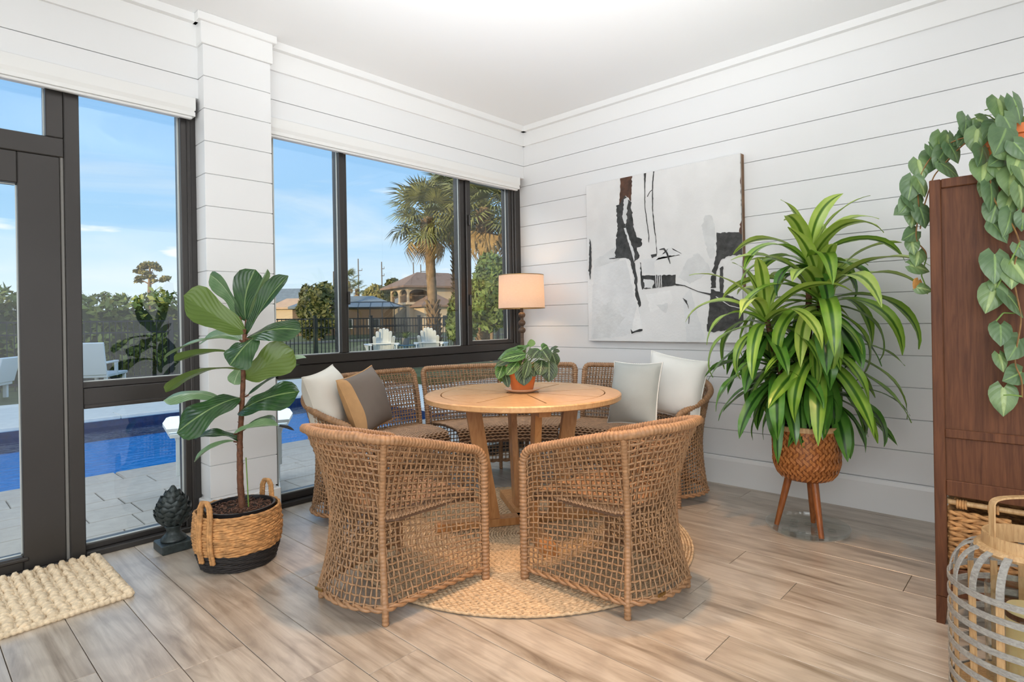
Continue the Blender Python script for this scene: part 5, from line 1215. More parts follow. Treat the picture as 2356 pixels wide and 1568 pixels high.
for i, (x, z) in enumerate(hp):
    p = LN + hd * x + Vector((0, 0, z)); x1, z1 = hp[min(i + 1, 39)]; x0, z0 = hp[max(i - 1, 0)]; tv = (hd * (x1 - x0) + Vector((0, 0, z1 - z0))).normalized(); nn = tv.cross(fd)
    G.append([tuple(p + fd * .010 + nn * .0025), tuple(p - fd * .010 + nn * .0025), tuple(p - fd * .010 - nn * .0025), tuple(p + fd * .010 - nn * .0025)])
b.grid(np.array(G), closed_u=True); b.build('handle', M['bamboo'], ln, smooth='x')
b = MB(); b.lathe([(0, .004), (LR - .008, .004), (LR - .008, .016), (0, .016)], LN, 48); b.build('floor_board', M['bamboo'], ln)
b = MB(); b.lathe([(.098, .018), (.100, .018), (.100, .33), (.098, .33), (.098, .018)], LN, 40, close=False); b.build('glass_sleeve', M['glass'], ln)
cd = thing('pillar_candle', 'cream pillar candle standing inside the bamboo lantern', 'candle', LN + Vector((0, 0, .016)))
b = MB(); b.lathe([(0, .0165), (.050, .0165), (.052, .02), (.052, .272), (.048, .278), (0, .272)], LN, 36); b.build('wax', M['wax'], cd)
b = MB(); b.lathe([(.0522, .245), (.0528, .245), (.0528, .262), (.0522, .262)], LN, 36, close=False); b.build('band', M['walnut'], cd)
b = MB(); b.tube([(LN.x, LN.y, .272), (LN.x + .002, LN.y, .290)], .0014, 5); b.build('wick', M['dark'], cd)
# ================================================================== OUTSIDE
M['paver'] = plain('concrete_paver', srgb(156, 152, 145), 0.85, var=0.08, scale=14, bump=0.25, bs=120, rnd=True)
M['coping'] = plain('pool_coping', srgb(240, 234, 222), 0.8, var=0.05, scale=10, rnd=True)
M['tile'] = plain('waterline_tile', srgb(38, 58, 92), 0.3, var=0.3, scale=18)
M['plaster'] = plain('pool_plaster', (0.010, 0.50, 0.84), 0.6, var=0.06, scale=3)
M['white'] = plain('white_poly_lumber', (0.80, 0.84, 0.85), 0.5)
M['black'] = plain('black_aluminium', (0.018, 0.02, 0.024), 0.4)
M['blue'] = plain('blue_table', srgb(70, 120, 140), 0.5)
M['concrete'] = plain('grey_planter', srgb(120, 122, 120), 0.8)
M['lawn'] = plain('lawn', srgb(92, 98, 58), 0.95, var=0.45, scale=1.2, bump=0.5, bs=30)
M['hedge'] = plain('hedge_leaves', srgb(128, 138, 66), 0.7, var=0.5, scale=1.6)
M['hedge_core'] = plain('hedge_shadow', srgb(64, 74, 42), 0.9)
M['tree'] = plain('tree_leaves', srgb(96, 100, 62), 0.7, var=0.4, scale=0.8)
M['tree_y'] = plain('tree_leaves_olive', srgb(134, 128, 74), 0.7, var=0.4, scale=0.8)
M['oleander'] = plain('oleander_leaves', srgb(96, 116, 56), 0.6, var=0.5, scale=2.0)
M['palm'] = plain('palm_frond', srgb(122, 126, 72), 0.5, var=0.4, scale=3.0)
M['palm_dead'] = plain('dry_frond', srgb(168, 140, 92), 0.8, var=0.3, scale=5.0)
M['ptrunk'] = plain('palm_trunk', srgb(138, 116, 90), 0.9, var=0.35, scale=5.0, bump=0.6, bs=25)
M['stucco'] = plain('tan_stucco', srgb(206, 186, 158), 0.85, var=0.04, scale=2)
M['stucco_d'] = plain('darkened_stucco', srgb(122, 104, 88), 0.9)  # balcony shade put into the colour; plain darker stucco elsewhere
M['rooftile'] = plain('brown_roof_tile', srgb(136, 112, 96), 0.8, var=0.18, scale=3, stretch=(1, 1, 6))
M['bluroof'] = plain('blue_grey_roof', srgb(128, 142, 152), 0.8, var=0.12, scale=2)
M['pinkroof'] = plain('pink_roof', srgb(206, 176, 150), 0.8, var=0.08, scale=2)
M['screen'] = glass('screen_mesh', (0.42, 0.44, 0.45), 1.2, .4)
M['pole'] = plain('utility_pole', srgb(108, 100, 92), 0.9)
M['winglass'] = plain('dark_pane', srgb(58, 62, 66), 0.2)
def water_mat():
    t = NT('pool_water'); t.t.nodes.remove(t.p)
    v = t.coord((1.0, 2.2, 1)); n1 = t.noise(v, 5, 3); bp = t.n('ShaderNodeBump'); bp.inputs['Strength'].default_value = .16; bp.inputs['Distance'].default_value = .05; t.l(n1, bp.inputs['Height'])
    fr = t.n('ShaderNodeFresnel'); fr.inputs['IOR'].default_value = 1.13; t.l(bp.outputs[0], fr.inputs['Normal'])
    a = t.n('ShaderNodeBsdfTransparent'); a.inputs[0].default_value = (.58, .88, .97, 1)
    g = t.n('ShaderNodeBsdfGlossy'); g.inputs['Roughness'].default_value = .02; t.l(bp.outputs[0], g.inputs['Normal'])
    x = t.n('ShaderNodeMixShader'); t.l(fr.outputs[0], x.inputs[0]); t.l(a.outputs[0], x.inputs[1]); t.l(g.outputs[0], x.inputs[2]); t.l(x.outputs[0], t.out.inputs[0]); return t.m
M['water'] = water_mat()
PZ_ = -0.10; PYN, PYF, PX_0, PX_1 = 5.93, 9.70, -6.0, 5.3
gd = struct('ground')
b = MB()
for lo, hi in (((-60, 12.6), (160, 190)), ((-60, 3.4), (PX_0 - 1.2, 12.6)), ((PX_1 + 4.0, 3.4), (160, 12.6))):
    b.box((lo[0], lo[1], -0.6), (hi[0], hi[1], -0.13))
b.build('lawn', M['lawn'], gd, smooth=False)
pt = struct('patio')
b = MB()
for lo, hi in (((PX_0 - 1.2, 3.70), (PX_1 + 4.0, PYN - .10)), ((PX_0 - 1.2, PYF + .1), (PX_1 + 4.0, 12.6)), ((PX_1 + .1, PYN - .1), (PX_1 + 4.0, PYF + .1)), ((PX_0 - 1.2, PYN - .1), (PX_0 - .1, PYF + .1))):
    b.box((lo[0], lo[1], -.6), (hi[0], hi[1], PZ_ - .012))
b.build('bedding', M['concrete'], pt, smooth=False)
rs = random.Random(4); y = 3.735; row = 0
while y < PYN - .31:
    h = (.30, .20, .30)[row % 3]; h = min(h, PYN - .30 - y) if PYN - .30 - y < h + .08 else h
    x = -.2 + (row * .217) % .4 - .4
    while x < 7.4:
        w = rs.choice((.30, .45, .45, .60))
        bm_ = MB(); bm_.bbox((x + .003, y + .003, PZ_ - .05), (x + w - .003, y + h - .003, PZ_ + rs.uniform(-.0012, .0012)), .004); bm_.build('paver', M['paver'], pt, smooth=False); x += w
    y += h; row += 1
x = -.5
while x < 7.0:
    bm_ = MB(); bm_.bbox((x + .003, PYN - .30, PZ_ - .05), (x + .597, PYN + .025, PZ_), .010); bm_.build('coping_stone', M['paver'], pt, smooth=False); x += .6
x = -.5
while x < PX_1 + .6:
    bm_ = MB(); bm_.bbox((x + .003, PYF - .025, PZ_ - .05), (x + .897, PYF + .42, PZ_ + .004), .010); bm_.build('coping_stone', M['coping'], pt, smooth=False); x += .9
b = MB(); b.box((PX_0 - 1.2, PYF + .42, PZ_ - .05), (PX_1 + 4.0, 12.6, PZ_)); b.build('far_deck', M['coping'], pt, smooth=False)
b = MB(); b.box((PX_1 - .02, PYN + .025, PZ_ - .05), (PX_1 + 4.0, PYF - .025, PZ_)); b.build('end_deck', M['coping'], pt, smooth=False)
po = thing('swimming_pool', 'blue swimming pool beyond the paved patio', 'pool', (0, 7.8, -1.4))
b = MB(); zb_ = -1.45
b.add([(PX_0, PYN, zb_), (PX_1, PYN, zb_), (PX_1, PYF, zb_), (PX_0, PYF, zb_), (PX_0, PYN, -.11), (PX_1, PYN, -.11), (PX_1, PYF, -.11), (PX_0, PYF, -.11)], [(0, 1, 2, 3), (0, 4, 5, 1), (1, 5, 6, 2), (2, 6, 7, 3), (3, 7, 4, 0)]); b.build('basin', M['plaster'], po, smooth=False)
b = MB()
b.box((PX_0, PYF - .012, -.42), (PX_1, PYF - .002, PZ_ - .045)); b.box((PX_0, PYN + .002, -.42), (PX_1, PYN + .012, PZ_ - .045)); b.box((PX_1 - .012, PYN, -.42), (PX_1 - .002, PYF, PZ_ - .045)); b.build('waterline_tiles', M['tile'], po, smooth=False)
b = MB(); b.add([(PX_0, PYN + .012, -.235), (PX_1 - .012, PYN + .012, -.235), (PX_1 - .012, PYF - .012, -.235), (PX_0, PYF - .012, -.235)], [(0, 1, 2, 3)]); b.build('water', M['water'], po, smooth=False)

# ---- Adirondack chairs (local frame: front towards +x)
def adirondack(label, loc, rz):
    t = thing('adirondack_chair', label, 'chair', (0, 0, 0), 'white slatted garden chairs')
    def pc(name, fn): b = MB(); fn(b); b.build(name, M['white'], t, smooth=False)
    n = 7
    for k in range(n):
        u = k - 3; yb, yt = u * .062, u * .076; h = .93 - .035 * u * u * .55 - (.02 if abs(u) == 3 else 0)
        b = MB(); p, q = Vector((-.16, yb, .30)), Vector((-.52, yt, h)); b.bar(p, q, .060, .018, up=(1, 0, .5), w2=.076)
        e = q + (q - p).normalized() * .03; b.bar(q, e, .072, .018, up=(1, 0, .5), w2=.045); b.build('back_slat', M['white'], t, smooth=False)
    for k in range(6):
        x = .36 - .085 * k; z = .37 - .026 * k; b = MB(); b.bbox((x - .04, -.27, z - .01), (x + .04, .27, z + .01), .004); b.build('seat_slat', M['white'], t, smooth=False)
    for s in (-1, 1):
        b = MB(); b.prism([(-.44, s * .27), (.02, s * .29), (.12, s * .262), (.40, s * .262), (.42, s * .30), (.42, s * .41), (.36, s * .43), (.10, s * .43), (-.44, s * .34)][::s], 2, .545, .567); b.build('arm', M['white'], t, smooth=False)
        b = MB(); b.bbox((.30, s * .335 - .014, 0), (.41, s * .335 + .014, .545), .004); b.build('leg', M['white'], t, smooth=False)
        b = MB(); pr_ = [(s * .349, .545), (s * .415, .545), (s * .412, .50), (s * .385, .46), (s * .372, .40), (s * .349, .33)]; b.prism(pr_[::s], 0, .335, .36); b.build('arm_bracket', M['white'], t, smooth=False)
        b = MB(); b.bar(Vector((.40, s * .29, .33)), Vector((-.50, s * .29, .03)), .022, .12, up=(0, 0, 1)); b.build('side_rail', M['white'], t, smooth=False)
        b = MB(); b.bbox((-.42, s * .30 - .012, .30), (-.36, s * .30 + .012, .545), .004); b.build('back_post', M['white'], t, smooth=False)
    b = MB(); b.bar(Vector((-.395, -.36, .59)), Vector((-.395, .36, .59)), .05, .022, up=(0, 0, 1)); b.build('back_brace', M['white'], t, smooth=False)
    t.location = loc; t.rotation_euler.z = rad(rz); return t
c1 = at(880, 790, 14.3); adirondack('white Adirondack chair by the black fence, left of the small blue table', (c1.x, c1.y, .05), 60)
c2 = at(990, 785, 14.6); adirondack('white Adirondack chair by the black fence, right of the small blue table', (c2.x, c2.y, .05), 46)
adirondack('white Adirondack chair just outside, half hidden behind the pillar', (1.66, 4.36, PZ_), 69)
b = MB(); pp_ = at(934, 800, 14.6); b.box((7.2, 9.0, PZ_ - .05), (14.5, 15.0, .049)); b.build('raised_lawn', M['lawn'], pt, smooth=False)
TBL = Vector((pp_.x, pp_.y, .05))
bt = thing('garden_table', 'small blue garden table between the two white garden chairs', 'table', TBL)
for k in range(5):
    b = MB(); b.bbox((TBL.x - .22, TBL.y - .22 + .09 * k, TBL.z + .50), (TBL.x + .22, TBL.y - .14 + .09 * k, TBL.z + .525), .004); b.build('top_slat', M['blue'], bt, smooth=False)
for sx in (-1, 1):
    for sy in (-1, 1):
        b = MB(); b.bbox((TBL.x + sx * .17 - .02, TBL.y + sy * .17 - .02, TBL.z), (TBL.x + sx * .17 + .02, TBL.y + sy * .17 + .02, TBL.z + .50), .003); b.build('leg', M['blue'], bt, smooth=False)
fp = thing('potted_fern', 'small green fern in a grey pot on the blue garden table', 'plant', TBL + Vector((0, 0, .525)))
b = MB(); b.lathe([(0, 0), (.08, 0), (.10, .17), (.09, .17), (.085, .15), (0, .15)], TBL + Vector((0, 0, .525)), 24); b.build('pot', M['concrete'], fp)
b = MB(); rs = random.Random(3)
for k in range(34):
    a = rs.uniform(0, 2 * PI); p = TBL + Vector((0, 0, .66)); q = p + Vector((.22 * math.cos(a), .22 * math.sin(a), rs.uniform(.02, .22))); G, UV = blade(bez(p, (p + q) / 2 + Vector((0, 0, .12)), q, 6), .035, U_, 'oval', 5, 1); b.grid(G)
b.build('fronds', M['oleander'], fp, smooth='all', kind='stuff')
# loungers across the pool
def lounger(label, px, py, D, w, h, rz):
    p = at(px, py, D); p.z = PZ_; t = thing('deck_lounger', label, 'lounger', p); R_ = Matrix.Rotation(rad(rz), 3, 'Z')
    def bx(name, lo, hi, tilt=0):
        b = MB(); b.bbox(lo, hi, .008); v = b.v[0]
        if tilt: c, s_ = math.cos(tilt), math.sin(tilt); x, z = v[:, 0].copy(), v[:, 2] - lo[2]; v[:, 0] = x * c - z * s_ + 0; v[:, 2] = x * s_ + z * c + lo[2]
        b.v[0] = (np.array(R_) @ v.T).T + np.array(p); b.build(name, M['white'], t, smooth=False)
    bx('back_panel', (-.03, -w / 2, .30), (.03, w / 2, .30 + h), .24); bx('seat_panel', (.0, -w / 2, .24), (1.2, w / 2, .30))
    for sx in (.05, 1.1):
        for sy in (-1, 1): bx('leg', (sx, sy * (w / 2 - .05) - .03, 0), (sx + .07, sy * (w / 2 - .05) + .03, .24))
    for sy in (-1, 1): bx('arm', (-.05, sy * w / 2 - .04, .52), (.55, sy * w / 2 + .04, .56)); bx('arm_post', (.48, sy * w / 2 - .03, .24), (.54, sy * w / 2 + .03, .52))
lounger('white poolside lounger with a tall back, across the pool in front of the hedge', 205, 860, 11.6, .62, .66, 60)
lounger('white poolside armchair at the far left across the pool, seen through the glass door', 8, 905, 10.4, .62, .45, 150)

# ---- black picket fence
FY = 15.3; fe = thing('picket_fence', 'black metal picket fence behind the garden chairs and in front of the hedge', 'fence', (8, FY, -.13))
for k in range(-5, 7):
    x = 8.16 + 1.83 * k; b = MB(); b.bbox((x - .04, FY - .04, -.13), (x + .04, FY + .04, 1.33), .004); b.bbox((x - .048, FY - .048, 1.33), (x + .048, FY + .048, 1.36), .008); b.build('post', M['black'], fe, smooth=False)
for z in (.02, 1.02, 1.27):
    b = MB(); b.box((-1.0, FY - .014, z - .016), (19.2, FY + .014, z + .016)); b.build('rail', M['black'], fe, smooth=False)
pk = MB(); pk.box((-.009, -.009, 0), (.009, .009, 1.40)); pkm = pk.mesh('picket', M['black'], False)
x = .3
while x < 19.0: put('picket', pkm, fe, (x, FY, -.11)); x += .115

# ---- foliage
def leaves(name, blobs, n, size, mat, parent, seed, aspect=.5, kind='stuff', shell=.55):
    """n leaf quads scattered through ellipsoids (centre, radii)"""
    g = np.random.default_rng(seed); vol = np.array([r[0] * r[1] * r[2] for _, r in blobs]) ** .67; idx = g.choice(len(blobs), n, p=vol / vol.sum())
    C = np.array([b_[0] for b_ in blobs], float)[idx]; R = np.array([b_[1] for b_ in blobs], float)[idx]
    d = g.normal(size=(n, 3)); d /= np.linalg.norm(d, axis=1, keepdims=True); rad_ = (shell + (1 - shell) * g.random(n)) ** .6
    p = C + d * R * rad_[:, None]; a = g.normal(size=(n, 3)); a /= np.linalg.norm(a, axis=1, keepdims=True); c = np.cross(a, d + .4 * g.normal(size=(n, 3))); c /= np.maximum(np.linalg.norm(c, axis=1, keepdims=True), 1e-6)
    s_ = size * g.uniform(.6, 1.3, n)[:, None]; V = np.stack([p - a * s_, p - c * s_ * aspect, p + a * s_, p + c * s_ * aspect], 1).reshape(-1, 3)
    b = MB(); b.add(V, [(4 * i, 4 * i + 1, 4 * i + 2, 4 * i + 3) for i in range(n)]); return b.build(name, mat, parent, smooth=False, kind=kind)
def tree(name, label, px, py0, py1, D, wpx, n, size, mat, seed, blobs=9, trunk=.18, group=None, flat=1.0, cat='tree', base=None):
    """crown between survey rows py0 (top) and py1, wpx wide"""
    c = at(px, (py0 + py1) / 2, D); k = D / FPX; H = (py1 - py0) * k / 2; Wd = wpx * k / 2; rs = random.Random(seed); gz = -.13
    t = thing(name, label, cat, (c.x, c.y, gz), group); bl = [((c.x, c.y, c.z), (Wd * .72, Wd * .72, H * .74))]
    for j in range(blobs):
        a = rs.uniform(0, 2 * PI); q = rs.uniform(-.75, .8); w = Wd * .62 * math.sqrt(max(.05, 1 - q * q)); bl.append(((c.x + w * math.cos(a), c.y + w * math.sin(a), c.z + q * H * .72), (Wd * .36, Wd * .36, H * .28 * flat)))
    leaves('foliage', bl, n, size, M[mat], t, seed)
    if trunk: b = MB(); b.tube([(c.x, c.y, gz), (c.x + .03, c.y, (gz + c.z) / 2), (c.x, c.y, c.z + H * .4)], [trunk, trunk * .8, trunk * .3], 8); b.build('trunk', M['ptrunk'], t)
    return t
hg = thing('hedge', 'tall clipped green hedge along the fence behind the pool', 'hedge', (-3, 17, -.13))
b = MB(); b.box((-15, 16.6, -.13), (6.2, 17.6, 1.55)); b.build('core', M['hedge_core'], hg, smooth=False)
rs = random.Random(9); bl = []
for k in range(60):
    x = -14.8 + 21.0 * k / 59; bl.append(((x, 16.75 + rs.uniform(-.1, .2), .55), (.45, .42, .75))); bl.append(((x + rs.uniform(-.1, .1), 16.9, 1.52 + rs.uniform(-.10, .14)), (.42, .5, .50)))
leaves('foliage', bl, 30000, .10, M['hedge'], hg, 21, .45)
wb = thing('added_shade_row', 'unseen row of trees added left of the pool to cast shade', 'hedge', (-12, 12, -.13))  # unseen trees added to keep the low sun off patio and lawn
b = MB(); b.box((-12.4, -1, -.13), (-11.6, 15.6, 4.4)); b.build('core', M['hedge_core'], wb, smooth=False)
leaves('foliage', [((-12, -.2 + 1.2 * k, 2.6), (.9, .9, 2.7)) for k in range(13)], 5000, .22, M['hedge'], wb, 22, .5)
pi_ = thing('pine_tree', 'thin umbrella-shaped pine rising behind the hedge', 'tree', (at(345, 700, 40).x, at(345, 700, 40).y, -.13))
p0 = at(345, 690, 40); p0.z = -.13; p1 = at(345, 612, 40); b = MB(); b.tube([tuple(p0), tuple(at(344, 660, 40)), tuple(p1)], [.16, .12, .05], 8)
for x, y in ((322, 618), (318, 640), (375, 640), (362, 632), (330, 628), (352, 620)): q = at(x, y, 40); b.tube([tuple(at(345, y + 14, 40)), tuple(q)], [.05, .02], 5)
b.build('trunk', M['ptrunk'], pi_)
bl = [(tuple(at(x, y, 40)), (w * 40 / FPX, w * 40 / FPX, h * 40 / FPX)) for x, y, w, h in ((345, 607, 17, 3), (330, 614, 11, 3), (357, 614, 11, 3), (318, 623, 9, 3), (333, 627, 14, 3), (365, 619, 7, 3), (347, 636, 8, 3), (325, 638, 12, 2.5), (318, 646, 7, 2.5), (381, 640, 10, 4), (355, 645, 6, 2), (372, 645, 5, 2))]
leaves('foliage', bl, 1500, .16, M['tree_y'], pi_, 33)
# oleanders and bushes inside the right sash
tree('oleander', 'tall oleander shrub by the fence, seen through the right sash', 1128, 548, 800, 15.5, 120, 5200, .10, 'oleander', 41, 12, .05, cat='shrub')
tree('oleander', 'lower oleander shrub at the fence, right of the garden chairs', 1062, 640, 800, 17.2, 88, 3000, .10, 'oleander', 42, 9, .05, cat='shrub')
tree('conifer', 'broad bushy evergreen tree left of the sash stile, beyond the fence', 733, 628, 800, 44, 100, 5200, .24, 'tree', 43, 16, .2)
tree('shade_tree', 'olive-toned round tree left of the tan two-storey house', 868, 648, 705, 78, 66, 1500, .42, 'tree_y', 44, 8, .2)
tree('shade_tree', 'tree just above the left end of the house roof', 905, 632, 690, 88, 44, 900, .42, 'tree', 45, 6, .2)

# ---- cabbage palms
def fan(seed, dead=False):
    """one fan frond: petiole from the origin along +x, then leaflets"""
    rs = random.Random(seed); b = MB(); Lp = rs.uniform(.55, .8)
    b.tube([(0, 0, 0), (Lp * .5, 0, .05), (Lp, 0, .02)], [.022, .014, .010], 5)
    for k in range(26):
        a = rad(-118 + 236 * k / 25) * (.55 if dead else 1); L = .82 * (1 - .25 * abs(k - 12.5) / 12.5) * rs.uniform(.9, 1.1); d = Vector((math.cos(a), math.sin(a), rs.uniform(-.05, .12))); p = Vector((Lp, 0, .02)); q = p + d * L * .62 + Vector((0, 0, .02)); e = p + d * L + Vector((0, 0, -.20 - (.25 if dead else 0))); sd = Vector((-d.y, d.x, 0)).normalized()
        w0, w1 = .012, .026; b.add([tuple(p - sd * w0), tuple(p + sd * w0), tuple(q + sd * w1), tuple(q - sd * w1), tuple(e)], [(0, 1, 2, 3), (3, 2, 4)])
    return b.mesh('frond', M['palm_dead'] if dead else M['palm'], False)
FANS = [fan(k) for k in range(3)]; FAND = [fan(9, True), fan(10, True)]
def palm(label, base_px, top, D, r0, seed, nf, boots=0.0, sc=1.0, nd=4, tilt=0.0):
    rs = random.Random(seed); tp_ = at(*top, D); bs = at(base_px, 735, D); bs.z = -.13
    t = thing('cabbage_palm', label, 'palm', bs, 'cabbage palms beyond the fence')
    n = 60; s_ = np.linspace(0, 1, n); A = np.array(bs)[None] + s_[:, None] * (np.array(tp_) - np.array(bs))[None]; H = tp_.z - bs.z
    b = MB(); b.tube(A, r0 * (1 + .10 * np.abs(np.sin(s_ * H * 9))), 12); b.build('trunk', M['ptrunk'], t)
    b = MB(); nb = 0
    def boot(z, n_, L):
        nonlocal nb
        for k in range(n_):
            a = 2 * PI * (k + .5 * (nb % 2)) / n_; c = bs.lerp(tp_, (z - bs.z) / H); d = Vector((math.cos(a), math.sin(a), 0)); b.bar(c + d * r0 * .9, c + d * (r0 + L * .55) + Vector((0, 0, L)), .16, .04, up=d, w2=.07, h2=.02)
        nb += 1
    z = tp_.z - .05
    while z > tp_.z - .85 * sc: boot(z - .25, 7, .24); z -= .13
    if boots:
        z = bs.z + .2
        while z < bs.z + boots: boot(z, 7, .22); z += .16
    b.build('boots', M['ptrunk'], t, smooth=False, kind='stuff')
    for k in range(nf + nd):
        dead = k >= nf; q = (k + .5) / nf if not dead else 1; az = k * 2.39996 + rs.uniform(-.2, .2); el = 80 - 118 * q ** .9 + rs.uniform(-8, 8) if not dead else rs.uniform(-72, -50)
        R = Matrix.Rotation(az, 4, 'Z') @ Matrix.Rotation(-rad(el), 4, 'Y') @ Matrix.Rotation(rs.uniform(-.5, .5), 4, 'X') @ Matrix.Diagonal((sc, sc, sc, 1)); R.translation = tp_ + Vector((0, 0, .12 - .3 * q))
        put('frond', (FAND if dead else FANS)[k % (2 if dead else 3)], t, mtx=R)
palm('tall cabbage palm with a bare lower trunk, middle pane', 1001, (984, 498), 20, .155, 51, 34, 1.9, 1.08)
palm('second cabbage palm with a shaggy booted trunk, at the meeting stile', 1060, (1052, 468), 21, .19, 52, 34, 4.6, 1.12, 5)
palm('third cabbage palm filling the right sash above the oleander', 1112, (1116, 478), 19.0, .18, 53, 38, 3.0, 1.15, 5)
palm('small distant palm just right of the left sash stile', 801, (801, 646), 62, .16, 54, 14, 0, 1.0, 2)
palm('small distant palm in front of the middle utility pole', 823, (822, 664), 66, .15, 55, 12, 0, .85, 1)

# ---- houses
def frame_at(px, py, D, u):
    o_ = at(px, py, D); uu = (RT * u[0] + FW * u[1]); uu.z = 0; uu.normalize(); vv = Vector((-uu.y, uu.x, 0)); return lambda a, c, z: Vector((o_.x, o_.y, 0)) + uu * a + vv * c + Vector((0, 0, z))
def hexb(b, P, a0, a1, c0, c1, z0, z1):
    v = [P(a, c, z) for z in (z0, z1) for a, c in ((a0, c0), (a1, c0), (a1, c1), (a0, c1))]; b.add([tuple(x) for x in v], [(3, 2, 1, 0), (4, 5, 6, 7), (0, 1, 5, 4), (1, 2, 6, 5), (2, 3, 7, 6), (3, 0, 4, 7)])
def hip(b, P, a0, a1, c0, c1, z0, z1, ins):
    m_ = (c0 + c1) / 2; v = [P(a0, c0, z0), P(a1, c0, z0), P(a1, c1, z0), P(a0, c1, z0), P(a0 + ins, m_, z1), P(a1 - ins, m_, z1), P(a0, c0, z0 - .22), P(a1, c0, z0 - .22), P(a1, c1, z0 - .22), P(a0, c1, z0 - .22)]
    b.add([tuple(x) for x in v], [(0, 1, 5, 4), (1, 2, 5), (2, 3, 4, 5), (3, 0, 4), (6, 7, 1, 0), (7, 8, 2, 1), (8, 9, 3, 2), (9, 6, 0, 3), (9, 8, 7, 6)])
def arch(b, P, along, fix, s0, s1, z0, z1, th=.25, rise=.55, jamb=.22):
    """wall strip s0..s1 with an arched opening; along 'a' or 'c'"""
    n = 10; m_ = (s0 + s1) / 2; hw = (s1 - s0) / 2 - jamb; zs = z1 - .25 - rise; op = [(m_ - hw, z0)] + [(m_ - hw * math.cos(t), zs + rise * math.sin(t)) for t in np.linspace(0, PI, n)] + [(m_ + hw, z0)]
    Q = (lambda s_, z, d: P(s_, fix + d, z)) if along == 'a' else (lambda s_, z, d: P(fix + d, s_, z))
    outer = [(s0, z0)] + [(s0 + (s1 - s0) * k / (n - 1), z1) for k in range(n)] + [(s1, z0)]; V = []
    for d in (0, th):
        V += [tuple(Q(s_, z, d)) for s_, z in op] + [tuple(Q(s_, z, d)) for s_, z in outer]
    m2 = n + 2; F = []
    for k in range(m2 - 1): F += [(k, k + 1, m2 + k + 1, m2 + k), (2 * m2 + k + 1, 2 * m2 + k, 3 * m2 + k, 3 * m2 + k + 1), (k, 2 * m2 + k, 2 * m2 + k + 1, k + 1)]
    b.add(V, F)
DH = 68; Ph = frame_at(938, 700, DH, (.84, .54)); zh_ = lambda y, D=DH: EYE + (739 - y) * D / FPX
ho = thing('house', 'tan two-storey house with a hipped tile roof and arched balcony', 'house', Ph(4, 3, -.13))
ZE, ZF_ = zh_(659), zh_(694)
b = MB(); hexb(b, Ph, .3, 9.5, .3, 6.2, -.13, ZF_ - .25); hexb(b, Ph, 2.6, 9.5, 1.8, 6.2, ZF_ - .2, ZE); b.build('wall', M['stucco'], ho, smooth=False)
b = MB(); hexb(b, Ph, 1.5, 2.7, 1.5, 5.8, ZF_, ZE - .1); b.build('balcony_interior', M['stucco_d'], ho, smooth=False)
b = MB(); hexb(b, Ph, -.15, 9.5, -.15, 6.2, ZF_ - .28, ZF_); b.build('balcony_floor', M['stucco'], ho, smooth=False)
for s0, s1 in ((0, 2.7), (2.7, 5.4)): b = MB(); arch(b, Ph, 'c', 0, s0, s1, ZF_, ZE); b.build('arch', M['stucco'], ho, smooth=False)
b = MB(); arch(b, Ph, 'a', 0, 0, 3.0, ZF_, ZE); b.build('arch', M['stucco'], ho, smooth=False)
b = MB(); hexb(b, Ph, 3.0, 9.5, 0, .3, ZF_, ZE); b.build('wall', M['stucco'], ho, smooth=False)
b = MB(); hexb(b, Ph, .08, .14, .3, 5.2, ZF_ + .75, ZF_ + .82); hexb(b, Ph, .3, 2.8, .08, .14, ZF_ + .75, ZF_ + .82)
for k in range(34): hexb(b, Ph, .10, .13, .3 + .144 * k, .33 + .144 * k, ZF_, ZF_ + .76)
b.build('balustrade', M['stucco_d'], ho, smooth=False, kind='stuff')
b = MB(); hip(b, Ph, -.8, 10.3, -.8, 7.0, ZE + .15, zh_(632, 72) + .35, 3.4); b.build('roof', M['rooftile'], ho, smooth=False)
b = MB(); hexb(b, Ph, .9, 4.6, -2.6, .3, -.13, zh_(704)); b.build('porch', M['stucco'], ho, smooth=False)
b = MB(); hip(b, Ph, .4, 5.1, -3.1, .8, zh_(702), zh_(676), 1.9); b.build('porch_roof', M['rooftile'], ho, smooth=False)
for a0 in (1.5, 3.1):
    f_ = MB(); hexb(f_, Ph, a0, a0 + .9, -2.66, -2.58, 0.4, 1.9); w_ = f_.build('window', M['stucco'], ho, smooth=False); f_ = MB(); hexb(f_, Ph, a0 + .1, a0 + .8, -2.69, -2.65, .5, 1.8); f_.build('pane', M['winglass'], w_, smooth=False)
b = MB(); hexb(b, Ph, 5.2, 9.5, -1.0, .3, -.13, zh_(700)); b.build('wing', M['stucco'], ho, smooth=False)
b = MB(); hip(b, Ph, 4.8, 10.2, -1.6, .9, zh_(699), zh_(682), 1.2); b.build('wing_roof', M['rooftile'], ho, smooth=False)
DN2 = 60; P2 = frame_at(662, 700, DN2, (.97, .24)); z2 = lambda y: EYE + (742 - y) * DN2 / FPX
h2 = thing('bungalow', 'low house with a wide blue-grey roof beyond the fence', 'house', P2(5, 3, -.13))
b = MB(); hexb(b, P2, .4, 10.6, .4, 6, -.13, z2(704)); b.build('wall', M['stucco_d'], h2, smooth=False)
b = MB(); hip(b, P2, 0, 11.2, 0, 6.6, z2(703), z2(676), 2.6); b.build('roof', M['bluroof'], h2, smooth=False)
for a0 in (1.5, 5.2, 8.0):
    f_ = MB(); hexb(f_, P2, a0, a0 + 1.2, .33, .42, .5, 1.6); w_ = f_.build('window', M['trim'], h2, smooth=False); f_ = MB(); hexb(f_, P2, a0 + .1, a0 + 1.1, .30, .34, .6, 1.5); f_.build('pane', M['winglass'], w_, smooth=False)
P4 = frame_at(738, 700, 46, (.98, .18)); z4 = lambda y: EYE + (741 - y) * 46 / FPX
